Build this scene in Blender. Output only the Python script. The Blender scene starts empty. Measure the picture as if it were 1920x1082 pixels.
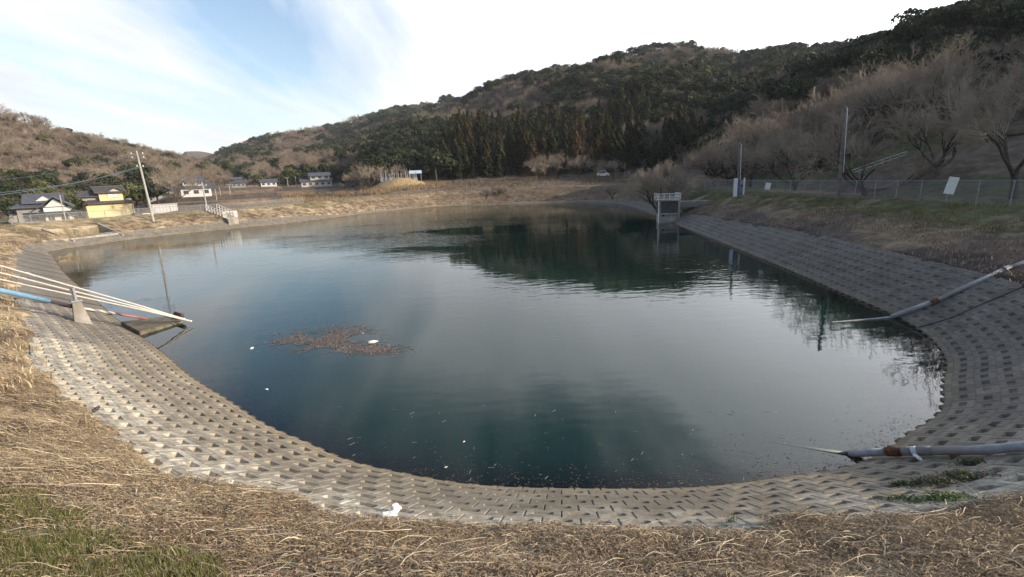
import bpy, bmesh, math, random
import numpy as np
from mathutils import Matrix, Vector
R = math.radians
random.seed(7); rng = np.random.default_rng(7)
sc = bpy.context.scene
COL = sc.collection

# ---------------------------------------------------------------- camera
F, H = 900.0, 6.0
ROLL, PITCH = R(2.476), R(13.18)
c_, s_ = math.cos(ROLL), math.sin(ROLL); cp, sp = math.cos(PITCH), math.sin(PITCH)
downv = np.array([0, -sp, -cp]); rightv = np.array([1., 0, 0]); fwd = np.array([0, cp, -sp])
cx = c_*rightv + s_*downv
cy = s_*rightv - c_*downv
cam = bpy.data.cameras.new("camera"); cam.lens = 36*F/1920; cam.sensor_width = 36
cam.clip_start = 0.05; cam.clip_end = 6000
camo = bpy.data.objects.new("camera", cam); COL.objects.link(camo)
M = Matrix.Identity(4)
for i in range(3):
    M[i][0] = cx[i]; M[i][1] = cy[i]; M[i][2] = -fwd[i]
M[2][3] = H
camo.matrix_world = M
sc.camera = camo

def ray(x, y):
    u = (x-960)/F; v = (y-541)/F
    return u*cx - v*cy + fwd
def at(x, y, z):
    d = ray(x, y); t = (z-H)/d[2]; return np.array([d[0]*t, d[1]*t, z])
def col(x, y, r):                      # point on the view ray at ground range r
    d = ray(x, y); t = r/math.hypot(d[0], d[1]); return np.array([d[0]*t, d[1]*t, H+d[2]*t])
def az_el(x, y):
    d = ray(x, y); return math.degrees(math.atan2(d[0], d[1])), d[2]/math.hypot(d[0], d[1])
def project(p):
    q = np.asarray(p, float) - np.array([0, 0, H])
    w = q@fwd
    return 960+F*(q@cx)/w, 541-F*(q@cy)/w

# ---------------------------------------------------------------- light and sky
SUN_AZ, SUN_EL = 105.0, 20.0
sd = np.array([math.sin(R(SUN_AZ))*math.cos(R(SUN_EL)), math.cos(R(SUN_AZ))*math.cos(R(SUN_EL)), math.sin(R(SUN_EL))])
sl = bpy.data.lights.new("sun", 'SUN'); sl.energy = 5.0; sl.angle = R(0.6); sl.color = (1, .85, .66)
so = bpy.data.objects.new("sun", sl); COL.objects.link(so)
so.rotation_euler = Vector(-sd).to_track_quat('-Z', 'Y').to_euler()
sc.view_settings.view_transform = 'Standard'; sc.view_settings.look = 'None'
sc.view_settings.exposure = 0.35; sc.view_settings.gamma = 1.0

w = bpy.data.worlds.new("World"); sc.world = w; w.use_nodes = True
nt = w.node_tree; N = nt.nodes; L = nt.links
for n in list(N): N.remove(n)
def nd(t, **k):
    n = N.new(t)
    for a, b in k.items(): setattr(n, a, b)
    return n
def mth(op, a, b=None, c=None, clamp=False):
    n = nd('ShaderNodeMath', operation=op); n.use_clamp = clamp
    for i, v in enumerate((a, b, c)):
        if v is None: continue
        if isinstance(v, (int, float)): n.inputs[i].default_value = v
        else: L.new(v, n.inputs[i])
    return n.outputs[0]
out = nd('ShaderNodeOutputWorld'); bg = nd('ShaderNodeBackground')
sky = nd('ShaderNodeTexSky', sky_type='NISHITA'); sky.sun_disc = False
sky.sun_elevation = R(SUN_EL); sky.sun_rotation = R(SUN_AZ)
sky.air_density = 1.0; sky.dust_density = 1.5; sky.ozone_density = 1.2
tc = nd('ShaderNodeTexCoord'); gen = tc.outputs['Generated']
sep = nd('ShaderNodeSeparateXYZ'); L.new(gen, sep.inputs[0])
zz = mth('ADD', mth('MAXIMUM', sep.outputs[2], 0.0), 0.14)
cmb = nd('ShaderNodeCombineXYZ'); L.new(mth('DIVIDE', sep.outputs[0], zz), cmb.inputs[0]); L.new(mth('DIVIDE', sep.outputs[1], zz), cmb.inputs[1])
mp = nd('ShaderNodeMapping'); L.new(cmb.outputs[0], mp.inputs[0]); mp.inputs['Rotation'].default_value = (0, 0, R(35)); mp.inputs['Scale'].default_value = (1.15, .36, 1)
n1 = nd('ShaderNodeTexNoise'); L.new(mp.outputs[0], n1.inputs['Vector']); n1.inputs['Scale'].default_value = 1.25; n1.inputs['Detail'].default_value = 9; n1.inputs['Roughness'].default_value = .56; n1.inputs['Distortion'].default_value = .35
cl = mth('MULTIPLY_ADD', n1.outputs['Fac'], 3.8, -1.5)
def blob(px, py, tight, amt):           # a thin or thick patch of cloud in one direction of the sky
    global cl
    d = ray(px, py); d = d/np.linalg.norm(d)
    dp = nd('ShaderNodeVectorMath', operation='DOT_PRODUCT'); L.new(gen, dp.inputs[0]); dp.inputs[1].default_value = tuple(d)
    f = mth('POWER', mth('MAXIMUM', dp.outputs['Value'], 0.0), tight)
    cl = mth('MULTIPLY_ADD', f, amt, cl)
for a in [(450, 50, 90, -.75), (520, 130, 160, -.3), (350, 140, 120, -.3), (830, 10, 160, -.6), (720, 120, 200, -.3), (950, 150, 400, -.25), (590, 170, 250, -.35), (60, 20, 60, .3), (60, 120, 90, -.25), (140, 240, 120, -.3), (650, 210, 200, -.35), (250, 190, 250, -.25), (1130, 20, 300, -.25),
          (960, 80, 40, .6), (1350, 0, 14, 1.0), (1950, -160, 26, 1.3), (1150, -200, 60, -.5), (700, -180, 60, -.4), (900, -120, 150, .5), (400, 230, 120, .4), (250, 70, 150, .3)]:
    blob(*a)
hi_ = nd('ShaderNodeMapRange', interpolation_type='SMOOTHSTEP'); L.new(sep.outputs[2], hi_.inputs[0]); hi_.inputs[1].default_value = .31; hi_.inputs[2].default_value = .50; hi_.inputs[4].default_value = -.95
cl = mth('ADD', cl, hi_.outputs[0])
cl = mth('ADD', cl, mth('MULTIPLY_ADD', mth('MINIMUM', sep.outputs[1], 0.0), 1.1, 0.52))  # cloud thinned in the unseen sky behind the camera to lower ambient light
cfac = mth('MULTIPLY', mth('SMOOTHSTEP', cl, 0.0, 1.0) if False else mth('MULTIPLY_ADD', cl, 1.0, 0.0, clamp=True), .93)
dps = nd('ShaderNodeVectorMath', operation='DOT_PRODUCT'); L.new(gen, dps.inputs[0]); dps.inputs[1].default_value = tuple(sd)
glow = mth('POWER', mth('MAXIMUM', mth('MULTIPLY_ADD', dps.outputs['Value'], .5, .5), 0.0), 3.2)
n2 = nd('ShaderNodeTexNoise'); L.new(mp.outputs[0], n2.inputs['Vector']); n2.inputs['Scale'].default_value = 2.1; n2.inputs['Detail'].default_value = 6
cb = mth('MULTIPLY_ADD', glow, 5.0, mth('MULTIPLY_ADD', n2.outputs['Fac'], .75, .52))
cc = nd('ShaderNodeVectorMath', operation='SCALE'); cc.inputs[0].default_value = (.88, .90, .95); L.new(cb, cc.inputs['Scale'])
sk = nd('ShaderNodeVectorMath', operation='SCALE'); L.new(sky.outputs[0], sk.inputs[0]); sk.inputs['Scale'].default_value = .17
mx = nd('ShaderNodeMix', data_type='RGBA'); L.new(cfac, mx.inputs['Factor']); L.new(sk.outputs[0], mx.inputs[6]); L.new(cc.outputs[0], mx.inputs[7])
L.new(mx.outputs[2], bg.inputs[0]); bg.inputs[1].default_value = 1.0
L.new(bg.outputs[0], out.inputs[0])

# ---------------------------------------------------------------- noise
def _h(ix, iy, seed):
    n = (ix.astype(np.int64)*374761393 + iy.astype(np.int64)*668265263 + seed*1442695041) & 0x7fffffff
    n = ((n ^ (n >> 13))*1274126177) & 0x7fffffff
    n = (n ^ (n >> 16)) & 0xffff
    return n/65535.0
def vn(x, y, seed=0):
    x = np.asarray(x, float); y = np.asarray(y, float)
    ix = np.floor(x); iy = np.floor(y); fx = x-ix; fy = y-iy
    fx = fx*fx*(3-2*fx); fy = fy*fy*(3-2*fy)
    a = _h(ix, iy, seed); b = _h(ix+1, iy, seed); c = _h(ix, iy+1, seed); d = _h(ix+1, iy+1, seed)
    return (a*(1-fx)+b*fx)*(1-fy)+(c*(1-fx)+d*fx)*fy
def fbm(x, y, o=4, seed=0):
    s = 0; a = .5; t = 0
    for i in range(o):
        s = s+a*vn(x, y, seed+i*17); t += a; a *= .5; x = np.asarray(x)*2.03+7.1; y = np.asarray(y)*2.03+3.3
    return s/t
def sst(a, b, x):
    t = np.clip((x-a)/(b-a), 0, 1); return t*t*(3-2*t)

# ---------------------------------------------------------------- tags, meshes
def tag(o, label=None, cat=None, group=None, kind=None):
    for k, v in (('label', label), ('category', cat), ('group', group), ('kind', kind)):
        if v: o[k] = v
    return o
def mesh_np(name, v, faces, mat=None, attrs=None, smooth=False, mats=None, midx=None):
    me = bpy.data.meshes.new(name)
    v = np.asarray(v, np.float32)
    if isinstance(faces, np.ndarray): faces = [faces]
    faces = [f for f in faces if len(f)]
    loops = np.concatenate([f.ravel() for f in faces]).astype(np.int32)
    tot = np.concatenate([np.full(len(f), f.shape[1], np.int32) for f in faces])
    start = np.concatenate([[0], np.cumsum(tot)[:-1]]).astype(np.int32)
    me.vertices.add(len(v)); me.vertices.foreach_set('co', v.ravel())
    me.loops.add(len(loops)); me.loops.foreach_set('vertex_index', loops)
    me.polygons.add(len(tot)); me.polygons.foreach_set('loop_start', start)
    me.polygons.foreach_set('use_smooth', np.full(len(tot), bool(smooth)))
    for m in (mats or ([mat] if mat else [])): me.materials.append(m)
    if midx is not None: me.polygons.foreach_set('material_index', midx.astype(np.int32))
    for k, a in (attrs or {}).items():
        a = np.asarray(a, np.float32)
        if a.ndim == 1:
            at_ = me.attributes.new(k, 'FLOAT', 'POINT'); at_.data.foreach_set('value', a)
        else:
            at_ = me.attributes.new(k, 'FLOAT_COLOR', 'POINT')
            at_.data.foreach_set('color', np.concatenate([a, np.ones((len(a), 1), np.float32)], 1).ravel())
    me.update(calc_edges=True); me.validate()
    return me
def link(name, me, parent=None, loc=None):
    o = bpy.data.objects.new(name, me); COL.objects.link(o)
    if parent: o.parent = parent
    if loc is not None: o.location = tuple(loc)
    return o
def empty(name, loc, rz=0):
    o = bpy.data.objects.new(name, None); COL.objects.link(o); o.location = tuple(loc); o.rotation_euler = (0, 0, rz); o.empty_display_size = .3
    return o
def copy_tree(o, parent=None):
    c = o.copy(); COL.objects.link(c); c.parent = parent
    for ch in list(o.children): copy_tree(ch, c)
    return c

class MB:
    """collects simple solids, links them as one mesh"""
    def __init__(s): s.v = []; s.f = []
    def add(s, vs, fs):
        b = len(s.v); s.v += [tuple(map(float, p)) for p in vs]; s.f += [tuple(b+i for i in f) for f in fs]; return s
    def box(s, x0, x1, y0, y1, z0, z1):
        return s.add([(x, y, z) for z in (z0, z1) for y in (y0, y1) for x in (x0, x1)], [(0, 2, 3, 1), (4, 5, 7, 6), (0, 1, 5, 4), (2, 6, 7, 3), (0, 4, 6, 2), (1, 3, 7, 5)])
    def hexa(s, p):                     # 4 bottom points then 4 top points, same winding
        return s.add(p, [(3, 2, 1, 0), (4, 5, 6, 7), (0, 1, 5, 4), (1, 2, 6, 5), (2, 3, 7, 6), (3, 0, 4, 7)])
    def tube(s, pts, r, n=8):
        pts = [Vector(p) for p in pts]; rr = r if isinstance(r, (list, tuple)) else [r]*len(pts)
        b = len(s.v); up = None
        for i, p in enumerate(pts):
            d = (pts[min(i+1, len(pts)-1)]-pts[max(i-1, 0)]).normalized()
            a = d.cross(Vector((0, 0, 1)) if abs(d.z) < .95 else Vector((1, 0, 0))).normalized(); c = d.cross(a)
            for k in range(n):
                t = 2*math.pi*k/n; s.v.append(tuple(p+(a*math.cos(t)+c*math.sin(t))*rr[i]))
        for i in range(len(pts)-1):
            for k in range(n):
                s.f.append((b+i*n+k, b+i*n+(k+1) % n, b+(i+1)*n+(k+1) % n, b+(i+1)*n+k))
        s.f.append(tuple(b+k for k in range(n))[::-1]); s.f.append(tuple(b+(len(pts)-1)*n+k for k in range(n)))
        return s
    def obar(s, p, q, w, h):            # rectangular bar from p to q
        p = Vector(p); q = Vector(q); d = (q-p).normalized()
        a = d.cross(Vector((0, 0, 1)) if abs(d.z) < .95 else Vector((1, 0, 0))).normalized()*w/2; c = d.cross(a.normalized()).normalized()*h/2
        return s.hexa([p-a-c, p+a-c, p+a+c, p-a+c, q-a-c, q+a-c, q+a+c, q-a+c])
    def build(s, name, mat, parent=None, bev=0, smooth=False):
        me = bpy.data.meshes.new(name); me.from_pydata(s.v, [], s.f); me.materials.append(mat); me.update()
        bm = bmesh.new(); bm.from_mesh(me); bmesh.ops.recalc_face_normals(bm, faces=bm.faces)
        if bev: bmesh.ops.bevel(bm, geom=list(bm.edges), offset=bev, segments=2, affect='EDGES', clamp_overlap=True)
        bm.to_mesh(me); bm.free()
        if smooth:
            me.polygons.foreach_set('use_smooth', [True]*len(me.polygons))
        return link(name, me, parent)

# ---------------------------------------------------------------- materials
def newmat(name):
    m = bpy.data.materials.new(name); m.use_nodes = True
    t = m.node_tree; p = t.nodes['Principled BSDF']; return m, t, p
def noisy(name, c1, c2, scale=3., rough=.85, bump=.0, bscale=None, detail=5, metallic=0, attr=None, c3=None, big=None, objrand=0., spec=.3, gpos=True, trans=0., bdist=.02):
    m, t, p = newmat(name); n = t.nodes; l = t.links
    p.inputs['Roughness'].default_value = rough; p.inputs['Metallic'].default_value = metallic
    p.inputs['Specular IOR Level'].default_value = spec
    g = n.new('ShaderNodeNewGeometry') if gpos else n.new('ShaderNodeTexCoord')
    vec = g.outputs['Position'] if gpos else g.outputs['Object']
    ns = n.new('ShaderNodeTexNoise'); ns.inputs['Scale'].default_value = scale; ns.inputs['Detail'].default_value = detail; ns.inputs['Roughness'].default_value = .62
    l.new(vec, ns.inputs['Vector'])
    r = n.new('ShaderNodeValToRGB'); e = r.color_ramp.elements; e[0].position = .32; e[1].position = .68
    e[0].color = (*c1, 1); e[1].color = (*c2, 1); l.new(ns.outputs['Fac'], r.inputs[0])
    outc = r.outputs[0]
    if c3:
        nb = n.new('ShaderNodeTexNoise'); nb.inputs['Scale'].default_value = big or scale*.15; nb.inputs['Detail'].default_value = 3; l.new(vec, nb.inputs['Vector'])
        rr = n.new('ShaderNodeValToRGB'); rr.color_ramp.elements[0].position = .45; rr.color_ramp.elements[1].position = .62; l.new(nb.outputs['Fac'], rr.inputs[0])
        mx = n.new('ShaderNodeMix'); mx.data_type = 'RGBA'; l.new(rr.outputs[0], mx.inputs['Factor']); l.new(outc, mx.inputs[6]); mx.inputs[7].default_value = (*c3, 1); outc = mx.outputs[2]
    if attr:
        a = n.new('ShaderNodeAttribute'); a.attribute_name = attr
        mx = n.new('ShaderNodeMix'); mx.data_type = 'RGBA'; mx.blend_type = 'MULTIPLY'; mx.inputs['Factor'].default_value = 1
        l.new(a.outputs['Color'], mx.inputs[6]); l.new(outc, mx.inputs[7]); outc = mx.outputs[2]
    if objrand:
        oi = n.new('ShaderNodeObjectInfo'); hs = n.new('ShaderNodeHueSaturation')
        mr = n.new('ShaderNodeMapRange'); mr.inputs['To Min'].default_value = 1-objrand; mr.inputs['To Max'].default_value = 1+objrand; l.new(oi.outputs['Random'], mr.inputs['Value'])
        m2 = n.new('ShaderNodeMath'); m2.operation = 'MULTIPLY_ADD'; m2.inputs[1].default_value = 7.31; m2.inputs[2].default_value = .13; l.new(oi.outputs['Random'], m2.inputs[0])
        m3 = n.new('ShaderNodeMath'); m3.operation = 'FRACT'; l.new(m2.outputs[0], m3.inputs[0])
        mh = n.new('ShaderNodeMapRange'); mh.inputs['To Min'].default_value = .475; mh.inputs['To Max'].default_value = .52; l.new(m3.outputs[0], mh.inputs['Value'])
        l.new(mh.outputs[0], hs.inputs['Hue']); l.new(mr.outputs[0], hs.inputs['Value']); l.new(outc, hs.inputs['Color']); outc = hs.outputs[0]
    l.new(outc, p.inputs['Base Color'])
    if bump:
        bn = n.new('ShaderNodeTexNoise'); bn.inputs['Scale'].default_value = bscale or scale*3; bn.inputs['Detail'].default_value = 6; l.new(vec, bn.inputs['Vector'])
        b = n.new('ShaderNodeBump'); b.inputs['Strength'].default_value = bump; b.inputs['Distance'].default_value = bdist; l.new(bn.outputs['Fac'], b.inputs['Height']); l.new(b.outputs[0], p.inputs['Normal'])
    if trans:
        td = n.new('ShaderNodeBsdfTranslucent'); l.new(outc, td.inputs[0]); ms = n.new('ShaderNodeMixShader'); ms.inputs[0].default_value = trans
        l.new(p.outputs[0], ms.inputs[1]); l.new(td.outputs[0], ms.inputs[2]); l.new(ms.outputs[0], n['Material Output'].inputs[0])
    return m
MAT = {}
MAT['ground'] = noisy('ground_cover', (.75, .75, .75), (1.3, 1.3, 1.3), 2.2, .95, .9, 14, attr='gcol', detail=9, bdist=.07)
MAT['strand'] = noisy('dry_stalks', (.75, .75, .75), (1.2, 1.2, 1.2), 30, .75, attr='gcol', detail=1, trans=.15)
MAT['blade'] = noisy('green_blades', (.8, .8, .8), (1.15, 1.15, 1.15), 8, .6, attr='gcol', detail=1, trans=.3)
MAT['conc'] = noisy('structure_concrete', (.27, .25, .22), (.42, .39, .34), 3.5, .9, .35, 40, c3=(.22, .20, .17), big=.8)
MAT['conc_dark'] = noisy('stained_concrete', (.05, .045, .045), (.10, .09, .085), 4, .9, .3, 30)
MAT['white'] = noisy('white_paint', (.62, .62, .6), (.8, .8, .78), 4, .5)
MAT['galv'] = noisy('galvanised_steel', (.20, .205, .21), (.32, .33, .34), 6, .45, metallic=.35)
MAT['pvc'] = noisy('grey_pvc', (.24, .24, .25), (.38, .38, .39), 5, .45, .1, 30, c3=(.28, .26, .24), big=1.5)
MAT['conduit'] = noisy('cream_conduit', (.46, .43, .37), (.60, .57, .51), 6, .45)
MAT['blue'] = noisy('blue_sleeve', (.12, .26, .40), (.20, .36, .50), 5, .6, .3, 20)
MAT['dark'] = noisy('black_rubber', (.025, .022, .03), (.06, .05, .06), 6, .7)
MAT['pink'] = noisy('faded_red_pipe', (.45, .30, .24), (.62, .48, .40), 5, .6)
MAT['redpipe'] = noisy('red_pipe', (.28, .10, .08), (.38, .16, .13), 5, .6)
MAT['rust'] = noisy('rusty_iron', (.06, .03, .02), (.20, .09, .05), 20, .9, .6, 60)
MAT['polec'] = noisy('pole_concrete', (.30, .28, .25), (.42, .40, .36), 4, .85)
MAT['poled'] = noisy('pole_weathered', (.12, .11, .10), (.22, .20, .18), 4, .85)
MAT['bark'] = noisy('dark_bark', (.035, .028, .024), (.10, .08, .065), 5, .95, .6, 25)
MAT['twig'] = noisy('bare_twigs', (.21, .175, .138), (.35, .292, .228), .6, .9, detail=3, gpos=True)
MAT['woodbare'] = noisy('bare_wood_twigs', (.135, .108, .082), (.28, .225, .17), .035, .95, detail=6, objrand=.22)
MAT['leafd'] = noisy('evergreen_leaves', (.015, .023, .010), (.052, .062, .025), .5, .7, detail=4, objrand=.35, spec=.25, trans=.12)
MAT['leafc'] = noisy('cedar_needles', (.012, .018, .009), (.045, .048, .018), .12, .8, detail=5, objrand=.35, c3=(.075, .052, .020), big=.05, spec=.15, trans=.1)
MAT['leafo'] = noisy('olive_leaves', (.05, .06, .02), (.12, .12, .045), .8, .7, detail=4, objrand=.25, spec=.25, trans=.15)
MAT['reed'] = noisy('dry_reed', (.26, .19, .09), (.45, .33, .17), 1.5, .85, detail=4)
MAT['wyellow'] = noisy('yellow_render', (.62, .50, .26), (.70, .58, .32), 3, .8)
MAT['wcream'] = noisy('pale_render', (.42, .385, .34), (.52, .485, .44), 3, .8)
MAT['wwhite'] = noisy('white_plaster', (.50, .495, .48), (.62, .61, .59), 3, .75)
MAT['wgrey'] = noisy('grey_board', (.20, .19, .19), (.30, .29, .28), 3, .8)
MAT['tile'] = noisy('kawara_tiles', (.06, .065, .08), (.11, .115, .135), 2.5, .55, .5, 20)
MAT['tileb'] = noisy('brown_tiles', (.055, .05, .055), (.10, .09, .09), 2.5, .6, .5, 20)
MAT['glass'] = noisy('window_glass', (.03, .035, .045), (.06, .07, .08), 1, .12, spec=.6)
MAT['bluesheet'] = noisy('pale_blue_metal', (.42, .52, .66), (.55, .64, .75), 2, .5)
MAT['stone'] = noisy('grave_stone', (.25, .245, .24), (.42, .41, .40), 6, .7)
MAT['foam'] = noisy('white_foam', (.7, .7, .68), (.85, .85, .83), 20, .7, .4, 60)
MAT['soil'] = noisy('bare_soil', (.16, .11, .075), (.30, .21, .14), 1.2, .95, .8, 6)
MAT['bluep'] = noisy('blue_plastic', (.06, .10, .30), (.09, .14, .38), 4, .5)
MAT['wire'] = noisy('power_wire', (.07, .10, .13), (.12, .16, .20), 1, .5)
MAT['debris'] = noisy('wet_leaf_litter', (.8, .8, .8), (1.15, 1.15, 1.15), 9, .8, detail=3, attr='gcol')

def fence_mesh_mat(name, scale, thick, colr):
    m, t, p = newmat(name); n = t.nodes; l = t.links
    p.inputs['Base Color'].default_value = (*colr, 1); p.inputs['Metallic'].default_value = .2; p.inputs['Roughness'].default_value = .5
    a = n.new('ShaderNodeAttribute'); a.attribute_name = 'uvw'; sp_ = n.new('ShaderNodeSeparateColor'); l.new(a.outputs['Color'], sp_.inputs[0])
    res = []
    for op in ('ADD', 'SUBTRACT'):
        s1 = n.new('ShaderNodeMath'); s1.operation = op; l.new(sp_.outputs[0], s1.inputs[0]); l.new(sp_.outputs[1], s1.inputs[1])
        s2 = n.new('ShaderNodeMath'); s2.operation = 'MULTIPLY'; s2.inputs[1].default_value = scale; l.new(s1.outputs[0], s2.inputs[0])
        s3 = n.new('ShaderNodeMath'); s3.operation = 'FRACT'; l.new(s2.outputs[0], s3.inputs[0])
        s4 = n.new('ShaderNodeMath'); s4.operation = 'LESS_THAN'; s4.inputs[1].default_value = thick; l.new(s3.outputs[0], s4.inputs[0]); res.append(s4)
    mxn = n.new('ShaderNodeMath'); mxn.operation = 'MAXIMUM'; l.new(res[0].outputs[0], mxn.inputs[0]); l.new(res[1].outputs[0], mxn.inputs[1])
    tr = n.new('ShaderNodeBsdfTransparent'); ms = n.new('ShaderNodeMixShader'); l.new(mxn.outputs[0], ms.inputs[0]); l.new(tr.outputs[0], ms.inputs[1]); l.new(p.outputs[0], ms.inputs[2])
    l.new(ms.outputs[0], n['Material Output'].inputs[0]); return m
MAT['chain'] = fence_mesh_mat('chain_link', 9, .15, (.20, .205, .225))
MAT['chainl'] = fence_mesh_mat('fence_mesh', 7, .11, (.30, .29, .27))

# ---------------------------------------------------------------- pond outline (waterline, metres) and bank profile
K = np.array([(3.3,8.15),(4.8,8.3),(6.9,8.7),(8.7,9.7),(10.2,10.6),(11.6,12.1),(13.0,13.6),(14.1,15.4),(14.7,17.0),(15.1,19),(15.4,22),(16.0,27),(16.7,34),(17.6,44),(18.6,55.7),(19.3,63),(20.5,74),(21,85),(20.5,92),(17,100),(10,105),(0,107),(-10,108),(-17,107),(-24,101),(-31,89),(-37,77.5),(-42.5,72),(-48,65),(-50.5,58),(-51,54),(-49.5,51.5),(-47,49.3),(-36,38.3),(-26.4,29.3),(-19.1,22.5),(-13.8,17.8),(-10.7,14.9),(-8.4,13.0),(-6.5,11.4),(-5,10.4),(-3.8,9.6),(-2.4,9.0),(-.8,8.5),(1.3,8.25)])
P = []
for i in range(len(K)):
    p0, p1, p2, p3 = K[i-1], K[i], K[(i+1) % len(K)], K[(i+2) % len(K)]
    m = max(2, int(np.hypot(*(p2-p1))/.3))
    for t in np.arange(m)/m:
        P.append(.5*((2*p1)+(-p0+p2)*t+(2*p0-5*p1+4*p2-p3)*t*t+(-p0+3*p1-3*p2+p3)*t**3))
P = np.array(P)
seg = np.hypot(*(np.roll(P, -1, 0)-P).T); S = np.concatenate([[0], np.cumsum(seg)]); PER = S[-1]
NS = int(PER/.25); su = np.arange(NS)*PER/NS
Pc = np.vstack([P, P[:1]])
PX = np.interp(su, S, Pc[:, 0]); PY = np.interp(su, S, Pc[:, 1])
def circ_smooth(a, m):
    k = np.hanning(m+2)[1:-1]; k /= k.sum(); h = m//2
    return np.convolve(np.concatenate([a[-h:], a, a[:h]]), k, 'valid')[:len(a)]
tx = circ_smooth(np.roll(PX, -1)-np.roll(PX, 1), 17); ty = circ_smooth(np.roll(PY, -1)-np.roll(PY, 1), 17)
tl = np.hypot(tx, ty); NX, NY = ty/tl, -tx/tl           # outline runs counter-clockwise: outward normal
def near_s(x, y): return su[np.argmin((PX-x)**2+(PY-y)**2)]
T = [(5,8.3,2.75,8.5,4.25),(10,10.5,2.8,9,4.1),(14.5,16.5,3.1,12,3.4),(16,27,3.15,12.3,3.1),(17.2,40,2.8,10.2,3),(18.6,55.7,1.9,7,3),(19.9,68,1.6,5.5,2.95),(21,85,1.6,6,2.9),(10,105,.7,8,3.1),(-10,108,.5,8,3.1),(-20,105,.5,8,3.0),(-31,89,1.0,7.5,2.6),(-37,77,2.2,7.5,2.5),(-48,65,2,8,2.6),(-51,54,1.8,9,2.8),(-42,44,2.4,9,3.1),(-24,27,2.9,9,3.8),(-16,20,3.2,8.8,4.2),(-8,12.7,3.4,8.8,4.25),(-3,9.3,3,8.5,4.25)]
tt = sorted((near_s(a[0], a[1]), *a[2:]) for a in T); tt = np.array(tt)
def per(sv, c): return np.interp(np.mod(sv, PER), tt[:, 0], tt[:, c], period=PER)
def rimd(s): return per(s, 1)
def Dc(s): return per(s, 2)
def Zc(s): return per(s, 3)
def ringxy(s, d):
    s = np.mod(s, PER); f = s/PER*NS; i = np.floor(f).astype(int) % NS; j = (i+1) % NS; t = f-np.floor(f)
    px = PX[i]*(1-t)+PX[j]*t; py = PY[i]*(1-t)+PY[j]*t; nx = NX[i]*(1-t)+NX[j]*t; ny = NY[i]*(1-t)+NY[j]*t
    return px+nx*d, py+ny*d
def bankz(s, d):
    dr = rimd(s); zr = dr/2; t = np.clip((d-dr)/(Dc(s)-dr), 0, 1.0)
    z = zr+(Zc(s)-zr)*(1-(1-t)**1.15)
    return np.where(d < dr, d/2, z)
def nearest(x, y):
    x = np.asarray(x, float).ravel(); y = np.asarray(y, float).ravel(); S_ = np.empty_like(x); D_ = np.empty_like(x)
    for a in range(0, len(x), 20000):
        b = slice(a, a+20000)
        d2 = (x[b, None]-PX[None])**2+(y[b, None]-PY[None])**2; j = d2.argmin(1)
        D_[b] = np.sqrt(d2[np.arange(len(j)), j])*np.sign((x[b]-PX[j])*NX[j]+(y[b]-PY[j])*NY[j]); S_[b] = su[j]
    return S_, D_

# notch (spillway bay) in the left bank
nsA = near_s(-50.9, 57.2); nsB = near_s(-49.6, 62.6)
nlo, nhi = min(nsA, nsB), max(nsA, nsB)

# ---------------------------------------------------------------- terrain
def layer(entries):                     # entries (px, py, Rcrest, Rfoot) or ('az', az, zc, Rcrest, Rfoot); py = tree-top skyline
    rows = []
    for e in entries:
        if e[0] == 'az': rows.append((e[1], e[2], e[3], e[4]))
        else:
            a, tn = az_el(e[0], e[1]); rows.append((a, H+tn*e[2], e[2], e[3]))
    rows.sort(); return np.array(rows)
LA = layer([('az', -120, 95, 280, 190), ('az', -75, 92, 310, 190), (-200, 168, 330, 190), (0, 193, 350, 195), (60, 210, 370, 195), (110, 228, 390, 200), (170, 240, 410, 205), (250, 262, 450, 215), (330, 285, 550, 230), (400, 303, 650, 260), (430, 322, 700, 300), (450, 348, 700, 330), (480, 420, 600, 400)])
LB = layer([(330, 400, 900, 420), (378, 303, 900, 420), (430, 277, 900, 400), (520, 250, 880, 380), (600, 238, 880, 360), (640, 230, 880, 350), (660, 220, 880, 350), (690, 217, 880, 350), (715, 210, 900, 350), (760, 201, 900, 350), (800, 196, 900, 350), (850, 190, 900, 350), (900, 190, 900, 350), (980, 200, 900, 400)])
LC = layer([(600, 400, 190, 172), (640, 335, 200, 172), (662, 305, 230, 172), (700, 268, 300, 175), (760, 232, 400, 175), (820, 197, 480, 172), (850, 186, 500, 170), (900, 166, 520, 168), (950, 150, 540, 168), (1000, 136, 550, 168), (1060, 127, 560, 168), (1100, 117, 560, 168), (1150, 100, 550, 168), (1200, 84, 540, 165), (1240, 77, 530, 160), (1290, 76, 520, 160), (1340, 86, 510, 160), (1400, 92, 500, 160), (1450, 81, 490, 160), (1500, 78, 480, 160), (1560, 78, 470, 160), (1620, 82, 450, 160), (1700, 110, 430, 160), (1800, 200, 400, 160)])
LE = layer([(1270, 345, 130, 100), (1300, 300, 160, 92), (1330, 250, 200, 88), (1380, 200, 240, 80), (1440, 148, 270, 72), (1560, 92, 300, 62), (1640, 66, 300, 54), (1700, 44, 290, 50), (1760, 26, 280, 47), (1830, 8, 270, 45), (1920, -8, 265, 43), ('az', 55, 76, 255, 42), ('az', 65, 84, 240, 42), ('az', 80, 86, 230, 40), ('az', 92, 92, 225, 42), ('az', 98, 84, 225, 50), ('az', 102, 52, 230, 60), ('az', 108, 36, 230, 60), ('az', 125, 15, 240, 80)])
LD = layer([(300, 320, 1500, 1000), (345, 274, 1500, 1000), (380, 275, 1500, 1000), (410, 281, 1500, 1000), (450, 330, 1500, 1000)])
LF = layer([(425, 345, 300, 262), (450, 328, 300, 262), (480, 316, 305, 262), (540, 297, 320, 262), (600, 283, 330, 258), (660, 262, 345, 250), (700, 247, 360, 240), (760, 226, 400, 230), (820, 215, 430, 220)])
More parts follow.
